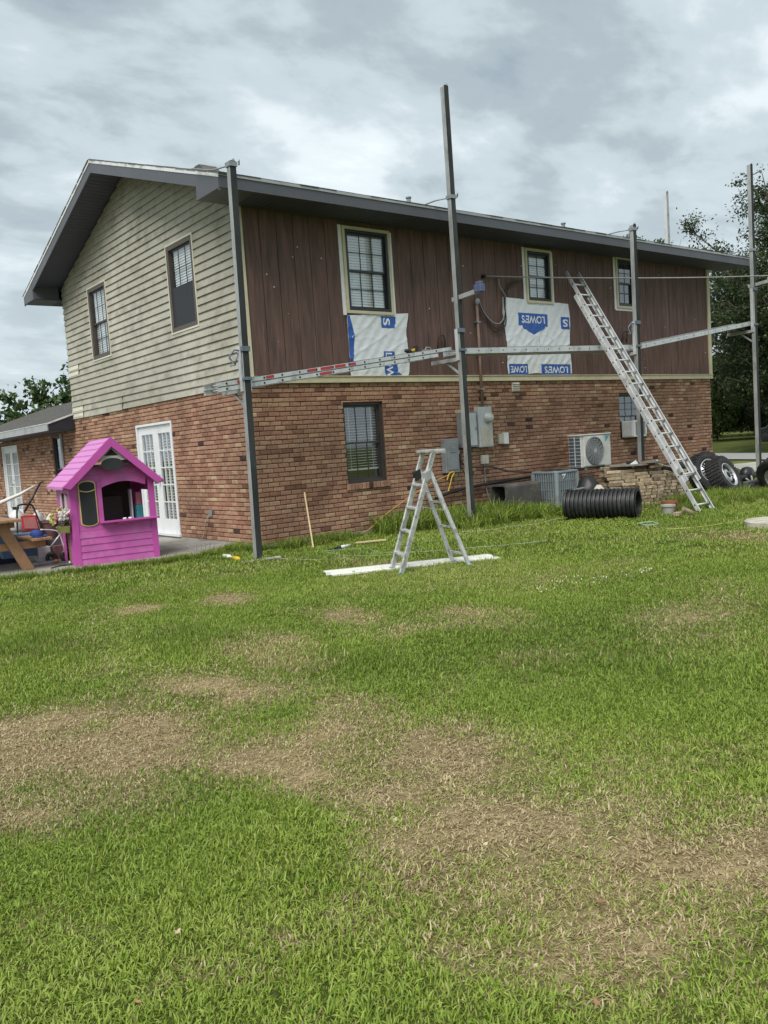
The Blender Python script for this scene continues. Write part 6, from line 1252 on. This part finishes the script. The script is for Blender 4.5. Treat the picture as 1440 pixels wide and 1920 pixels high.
# side walls
for k in range(5):
    a, b = fz[k], fz[k+1]; pbuild('side_board', PINK, (.0, .018, .091, .34, a+.002, b-.002)); pbuild('side_board', PINK, (.0, .018, .72, PD-.021, a+.002, b-.002)); pbuild('side_board', PINK, (PW-.018, PW, .091, PD-.021, a+.002, b-.002))
pbuild('side_panel', PINK, (.0, .018, .091, .20, .50, 1.20)); pbuild('side_panel', PINK, (.0, .018, .72, PD-.021, .50, 1.20)); pbuild('side_header', PINK, (.0, .018, .201, .719, 1.06, 1.20)); pbuild('side_panel', PINK, (PW-.018, PW, .091, .30, .50, 1.20)); pbuild('side_panel', PINK, (PW-.018, PW, .75, PD-.021, .50, 1.20)); pbuild('side_header', PINK, (PW-.018, PW, .301, .749, 1.02, 1.20))
pbuild('door_post', OLIVE, (-.012, .02, .345, .40, 0, 1.06))
SHUT = mat('white_pink_shutter', (.66, .56, .62), .5)
for t0 in (.21, .60):
    mb = MB(); q = [(t0, .68), (t0+.11, .68), (t0+.11, 1.0)]+[(t0+.055+.055*math.cos(R(a)), 1.0+.055*math.sin(R(a))) for a in range(20, 180, 20)]+[(t0, 1.0)]; mb.prism([pp(-.016, a, b) for a, b in q], EX*.014); mb.build('arched_shutter', SHUT, play)
mb = MB(); mb.prism([pp(-.15, .03, .50), pp(-.03, .03, .50), pp(-.018, .03, .60), pp(-.17, .03, .60)], EY*.32); mb.build('flower_box', OLIVE, play, bevel=.006)
# back wall with openings, floor shelf items inside
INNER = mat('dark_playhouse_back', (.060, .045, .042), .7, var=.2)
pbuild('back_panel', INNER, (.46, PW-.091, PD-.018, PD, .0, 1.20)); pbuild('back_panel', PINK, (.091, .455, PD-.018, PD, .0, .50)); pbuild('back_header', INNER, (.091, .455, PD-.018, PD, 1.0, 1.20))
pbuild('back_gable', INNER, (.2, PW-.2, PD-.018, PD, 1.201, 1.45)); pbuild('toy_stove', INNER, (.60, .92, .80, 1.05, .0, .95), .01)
for (args, m_, lb, c_) in (((1.0, 1.10, .25, .40, .50, .80), mat('teal_plastic', (.05, .33, .34), .5), 'teal toy box seen inside the playhouse window', 'toy'), ((1.01, 1.09, .26, .36, .802, 1.0), mat('rose_plastic', (.45, .16, .18), .5), 'rose coloured toy on the teal box inside the playhouse', 'toy'), ((.94, .962, .30, .45, .50, 1.05), WHITEP, 'white toy panel standing inside the playhouse', 'toy')):
    mb = MB(); pbox(mb, *args); mb.build('toy', m_, label=lb, cat=c_, bevel=.012)
pbuild('counter', PINK, (.46, PW-.03, .021, .45, .46, .495), .004)
# bouquet in the flower box
rf = random.Random(8)
t = empty('flower_bouquet', pp(-.08, .15, .60), 'artificial pink, white and yellow flowers in the playhouse flower box', 'flowers')
FC = {'pink': mat('pink_petals', (.62, .26, .34), .7), 'white': mat('white_petals', (.74, .72, .68), .7), 'yellow': mat('yellow_petals', (.62, .57, .20), .7)}
for k in range(26):
    kind = 'yellow' if k < 7 else ('white' if k < 14 else 'pink'); a = {'yellow': .34, 'white': .02, 'pink': .18}[kind]; c = pp(rf.uniform(-.20, -.02)-(.04 if kind == 'yellow' else 0), a+rf.uniform(-.10, .12), .64+rf.uniform(.0, .20)); mb = MB(); r_ = rf.uniform(.026, .042)
    for i in range(9):
        d_ = Vector((rf.gauss(0, 1), rf.gauss(0, 1), rf.gauss(.4, .8))).normalized(); u_ = d_.orthogonal().normalized(); v_ = d_.cross(u_); mb.add([c, c+d_*r_+u_*r_*.55, c+d_*r_*1.35+d_*.004, c+d_*r_-u_*r_*.55], [(0, 1, 2, 3)]); mb.add([c, c+d_*r_+v_*r_*.55, c+d_*r_*1.3, c+d_*r_-v_*r_*.55], [(0, 1, 2, 3)])
    mb.build('flower', FC[kind], t)
mb = MB()
for k in range(60):
    c = pp(rf.uniform(-.17, -.02), rf.uniform(.02, .36), .58+rf.uniform(0, .14)); d_ = Vector((rf.gauss(0, 1), rf.gauss(0, 1), rf.gauss(.3, .6))).normalized()*.05; u_ = d_.orthogonal().normalized()*.014; mb.add([c-d_, c+u_, c+d_, c-u_], [(0, 1, 2, 3)])
mb.build('leaves', mat('dark_artificial_leaf', (.03, .055, .022), .6), t, kind='stuff')

# ------------------------------------------------------------------ picnic table
t = empty('picnic_table', (-3.85, 2.2, -.03), 'brown stained wooden picnic table on the patio at the left edge', 'picnic table'); TY0, TY1 = 1.12, 3.10
for k in range(6): x = -4.32+k*.186; mb = MB(); mb.box(x, x+.178, TY0, TY1, .692, .730); mb.build('top_plank', PICNIC, t, bevel=.005)
for sx in (1, -1):
    for k in range(2):
        x = (-3.085+k*.146) if sx > 0 else (-4.605-.146*k-.14); mb = MB(); mb.box(x, x+.138, TY0+.06, TY1-.02, .385, .423); mb.build('bench_plank', PICNIC, t, bevel=.005)
for yy in (1.34, 2.85):
    mb = MB(); mb.box(-4.86, -2.84, yy+.045, yy+.083, .275, .384); mb.prism([(-2.84, yy+.045, .384), (-2.84, yy+.045, .33), (-2.93, yy+.045, .275), (-2.93, yy+.045, .384)], (0, .038, 0)) if False else None; mb.build('bench_beam', PICNIC, t, bevel=.004)
    mb = MB(); mb.box(-4.28, -3.25, yy+.045, yy+.083, .60, .691); mb.build('top_beam', PICNIC, t, bevel=.004)
    for sx in (1, -1):
        xm = -3.76; a, b = xm+sx*.30, xm+sx*.635; w = .085; mb = MB(); mb.prism([(a-sx*w, yy, .690), (a+sx*w, yy, .690), (b+sx*w, yy, -.029), (b-sx*w, yy, -.029)], (0, .043, 0)); mb.build('leg', PICNIC, t, bevel=.005)

# ------------------------------------------------------------------ clutter behind the table
NAVY = mat('navy_plastic', (.025, .028, .055), .5); BLUEP = mat('blue_plastic_bin', (.09, .17, .30), .5); MILK = mat('milky_plastic', (.66, .67, .66), .4); MAROON = mat('maroon_plastic', (.16, .08, .08), .6); DGREY = mat('dark_grey_plastic', (.10, .10, .105), .6)
t = empty('folding_chair', (-2.8, 2.35, -.03), 'black tube folding chair with a red panel behind the picnic bench', 'chair')
mb = MB(); mb.tube(smooth_path([(-3.02, 2.2, -.02), (-2.99, 2.28, .42), (-2.94, 2.36, .82), (-2.88, 2.38, .88), (-2.74, 2.40, .875), (-2.68, 2.39, .80), (-2.60, 2.30, .40), (-2.57, 2.22, -.02)], 5), .014, 8); mb.build('tube_frame', BLACK, t, smooth=True)
mb = MB(); q = [(-2.90, .48), (-2.64, .45), (-2.665, .70), (-2.90, .71)]; mb.prism([(a, 2.31+(b-.45)*.15, b) for a, b in q], (0, .02, 0)); rp_ = mb.build('red_panel', REDP, t, bevel=.012); mb = MB(); q = [(-2.87, .51), (-2.67, .485), (-2.69, .67), (-2.87, .68)]; mb.prism([(a, 2.298+(b-.45)*.15, b) for a, b in q], (0, .008, 0)); mb.build('mesh_insert', mat('faded_red_mesh', (.42, .16, .15), .8), rp_)
mb = MB(); mb.beam((-2.96, 2.30, .40), (-2.6, 2.28, .38), .22, .02); mb.build('seat_board', DGREY, t)
mb = MB(); mb.tube([(-2.83, 2.34, .78), (-2.52, 2.45, 1.21)], .017, 8); mb.build('black_pole', BLACK, smooth=True, label='black pole sticking up at a slant above the folding chair', cat='pole')
mb = MB(); mb.tube([(-3.7, 2.6, .74), (-3.12, 2.6, .93), (-2.80, 2.62, 1.04), (-2.55, 2.64, 1.16)], [.035, .032, .025, .014], 10); mb.build('white_pole', VINYL, smooth=True, label='white tapered pole slanting in from the left edge', cat='pole')
def jug(c, r_, h_, m_, label, lid=None, handle=True):
    t = empty('plastic_jug', c, label, 'jug', 'jugs and tubs behind the picnic table'); mb = MB(); mb.lathe([(0, 0), (r_*.92, 0), (r_, h_*.05), (r_, h_*.6), (r_*.85, h_*.75), (r_*.35, h_*.92), (r_*.35, h_), (0, h_)], c, n=20); mb.build('body', m_, t, smooth=True)
    if lid: mb = MB(); mb.lathe([(0, h_*1.08), (r_*.4, h_*1.08), (r_*.4, h_*.97)], c, n=16); mb.build('lid', lid, t)
    if handle: c = Vector(c); mb = MB(); mb.tube(smooth_path([c+Vector((r_*.95, 0, h_*.45)), c+Vector((r_*1.35, 0, h_*.55)), c+Vector((r_*1.2, 0, h_*.8)), c+Vector((r_*.5, 0, h_*.85))], 4), r_*.1, 6); mb.build('handle', m_, t, smooth=True)
TBX = empty('storage_table', (-2.65, 3.15, -.03), 'low dark folding table holding jugs behind the picnic table', 'table')
mb = MB(); mb.box(-3.35, -2.1, 2.85, 3.5, .40, .44); mb.build('table_top', DGREY, TBX, bevel=.006)
for x in (-3.28, -2.17):
    for y in (2.92, 3.43): mb = MB(); mb.tube([(x, y, -.03), (x, y, .40)], .018, 8); mb.build('leg', BLACK, TBX, smooth=True)
jug((-2.78, 3.05, .44), .13, .36, MILK, 'large round white container with a dark lid behind the folding chair', BLACK, False); jug((-2.45, 3.05, .44), .085, .30, MILK, 'white plastic jug with handle right of the large container'); jug((-2.26, 3.0, .44), .075, .22, MILK, 'smaller white jug nearest the playhouse')
mb = MB(); mb.box(-3.45, -2.92, 2.75, 2.84, .60, .72); mb.box(-3.47, -2.90, 2.73, 2.845, .7205, .74); mb.build('navy_box', NAVY, label='navy box above the table edge at the left', cat='box', bevel=.008) if False else None
mb = MB(); mb.prism([(-3.30, 2.0, .10), (-2.75, 2.0, .10), (-2.70, 2.0, .46), (-3.35, 2.0, .46)], (0, .16, 0)); mb.build('blue_bin', BLUEP, label='blue plastic bin behind the picnic bench', cat='bin', bevel=.012)
mb = MB(); mb.box(-3.5, -2.93, 3.0, 3.3, .445, .66); mb.box(-3.52, -2.91, 2.98, 3.32, .661, .685); mb.build('navy_box', NAVY, label='navy lidded box on the low table at the left edge', cat='box', bevel=.01)
mb = MB(); mb.lathe([(0, 0), (.13, 0), (.17, .26), (.185, .26), (.185, .285), (.16, .285), (.155, .25), (0, .24)], (-2.44, 2.45, .30), n=20); mb.build('grey_tub', MAROON, auto=True, label='dull maroon tub beside the playhouse flowers', cat='tub')
mb = MB(); mb.box(-2.62, -2.28, 2.3, 2.6, -.03, .295); mb.build('plastic_crate', DGREY, label='dark crate under the maroon tub', cat='crate', bevel=.01)
mb = MB(); mb.box(-2.80, -2.62, 1.95, 2.12, -.028, .22); mb.box(-2.795, -2.625, 1.945, 1.951, .05, .15); mb.build('paint_bucket', MILK, label='white square bucket on the patio under the bench', cat='bucket', bevel=.02)
mb = MB(); mb.box(-2.58, -2.44, 1.85, 2.0, -.028, .22); mb.build('toy_kitchen', MAROON, label='maroon toy cabinet beside the white square bucket', cat='toy', bevel=.012)
t = empty('tricycle', (-2.5, 1.75, -.03), 'small chrome tricycle frame between the bench and the playhouse', 'tricycle')
mb = MB(); mb.tube(smooth_path([(-2.78, 1.80, .50), (-2.60, 1.80, .47), (-2.52, 1.78, .42), (-2.47, 1.76, .20), (-2.45, 1.75, .06)], 4), .012, 6); mb.tube([(-2.50, 1.78, .40), (-2.66, 1.85, .20)], .010, 6); mb.tube([(-2.58, 1.68, .51), (-2.44, 1.86, .52)], .011, 6); mb.build('frame', RUNGM, t, smooth=True)
for c in ((-2.45, 1.75, .065), (-2.66, 1.80, .05), (-2.62, 1.95, .05)): mb = MB(); mb.lathe([(.03, -.015), (.085, -.015), (.09, 0), (.085, .015), (.03, .015)], c, (.3, 1, 0), 18, close=True); mb.build('wheel', BLACK, t, smooth=True)
t = empty('baseball_hat', (-2.95, 1.45, .425), 'blue baseball cap lying on the picnic bench', 'cap'); BCAP = mat('blue_cap', (.02, .06, .25), .8); mb = MB(); mb.lathe([(.095, 0), (.098, .03), (.085, .07), (.05, .10), (0, .108)], (-2.95, 1.45, .425), (.35, -.2, 1), 18); mb.build('crown_piece', BCAP, t, smooth=True)
mb = MB(); mb.prism([Vector((-2.95, 1.45, .43))+Vector((.17*math.cos(R(a)), .17*math.sin(R(a)), -.0)) for a in range(-110, 21, 10)]+[Vector((-2.87, 1.47, .43)), Vector((-2.97, 1.36, .43))], (0, 0, .008)); mb.build('peak', BCAP, t)
mb = MB(); mb.lathe([(0, 0), (.022, .01), (.032, .032), (.022, .054), (0, .064)], (-2.62, 1.72, -.03), n=14); mb.build('orange_ball', mat('orange_plastic', (.62, .22, .08), .5), smooth=True, label='small orange ball on the patio by the playhouse', cat='ball')
mb = MB(); mb.lathe([(0, 0), (.14, 0), (.17, .03), (.15, .035), (.12, .012), (0, .012)], (-2.55, 1.30, -.029), n=20); mb.build('toy_plate', DGREY, smooth=True, label='dark plastic dish on the patio in front of the playhouse door', cat='dish')
mb = MB(); mb.tube([(-2.9, 1.05, -.015), (-2.6, 1.22, -.012), (-2.42, 1.25, -.01)], .01, 6); mb.build('thin_rod', BLACK, smooth=True, label='thin dark rod lying on the patio left of the playhouse', cat='rod')
lump('white_rag', (-2.52, 1.28, -.02), .05, .05, VINYL, 'crumpled white rag on the dark plastic dish', 'rag', 12)
mb = MB(); mb.box(-3.05, -2.55, 1.72, 1.86, -.028, .015); mb.build('grey_board', ALUD, label='flat grey board lying on the patio under the bench', cat='board', bevel=.003)
mb = MB(); mb.box(-3.5, -2.95, 2.6, 2.72, -.029, .35); mb.build('dark_bin', NAVY, label='dark bin standing deep under the picnic table', cat='bin', bevel=.01)
t = empty('wall_outlet', (-.01, 1.65, .45), 'small grey outlet cover with a cord on the gable brick wall', 'outlet'); mb = MB(); mb.box(-.02, -.002, 1.60, 1.72, .40, .52); mb.build('cover', GREYB, t, bevel=.006); mb = MB(); mb.tube(smooth_path([(-.02, 1.68, .44), (-.06, 1.8, .3), (-.05, 1.9, .1), (-.08, 2.0, -.02)], 4), .006, 6); mb.build('cord', BEIGEB, t, smooth=True)
t = empty('wire_rack', (-.75, .62, -.03), 'bent wire rack lying at the patio edge', 'rack'); mb = MB()
for k in range(6): mb.tube([(-.95+k*.08, .52+k*.01, -.02), (-.94+k*.08, .54, .07), (-.93+k*.08, .72, .07), (-.92+k*.08, .74, -.02)], .004, 5)
mb.tube([(-.97, .54, .07), (-.50, .58, .07)], .005, 5); mb.tube([(-.96, .72, .07), (-.50, .75, .07)], .005, 5); mb.build('wires', CABLE2, t, kind='stuff')
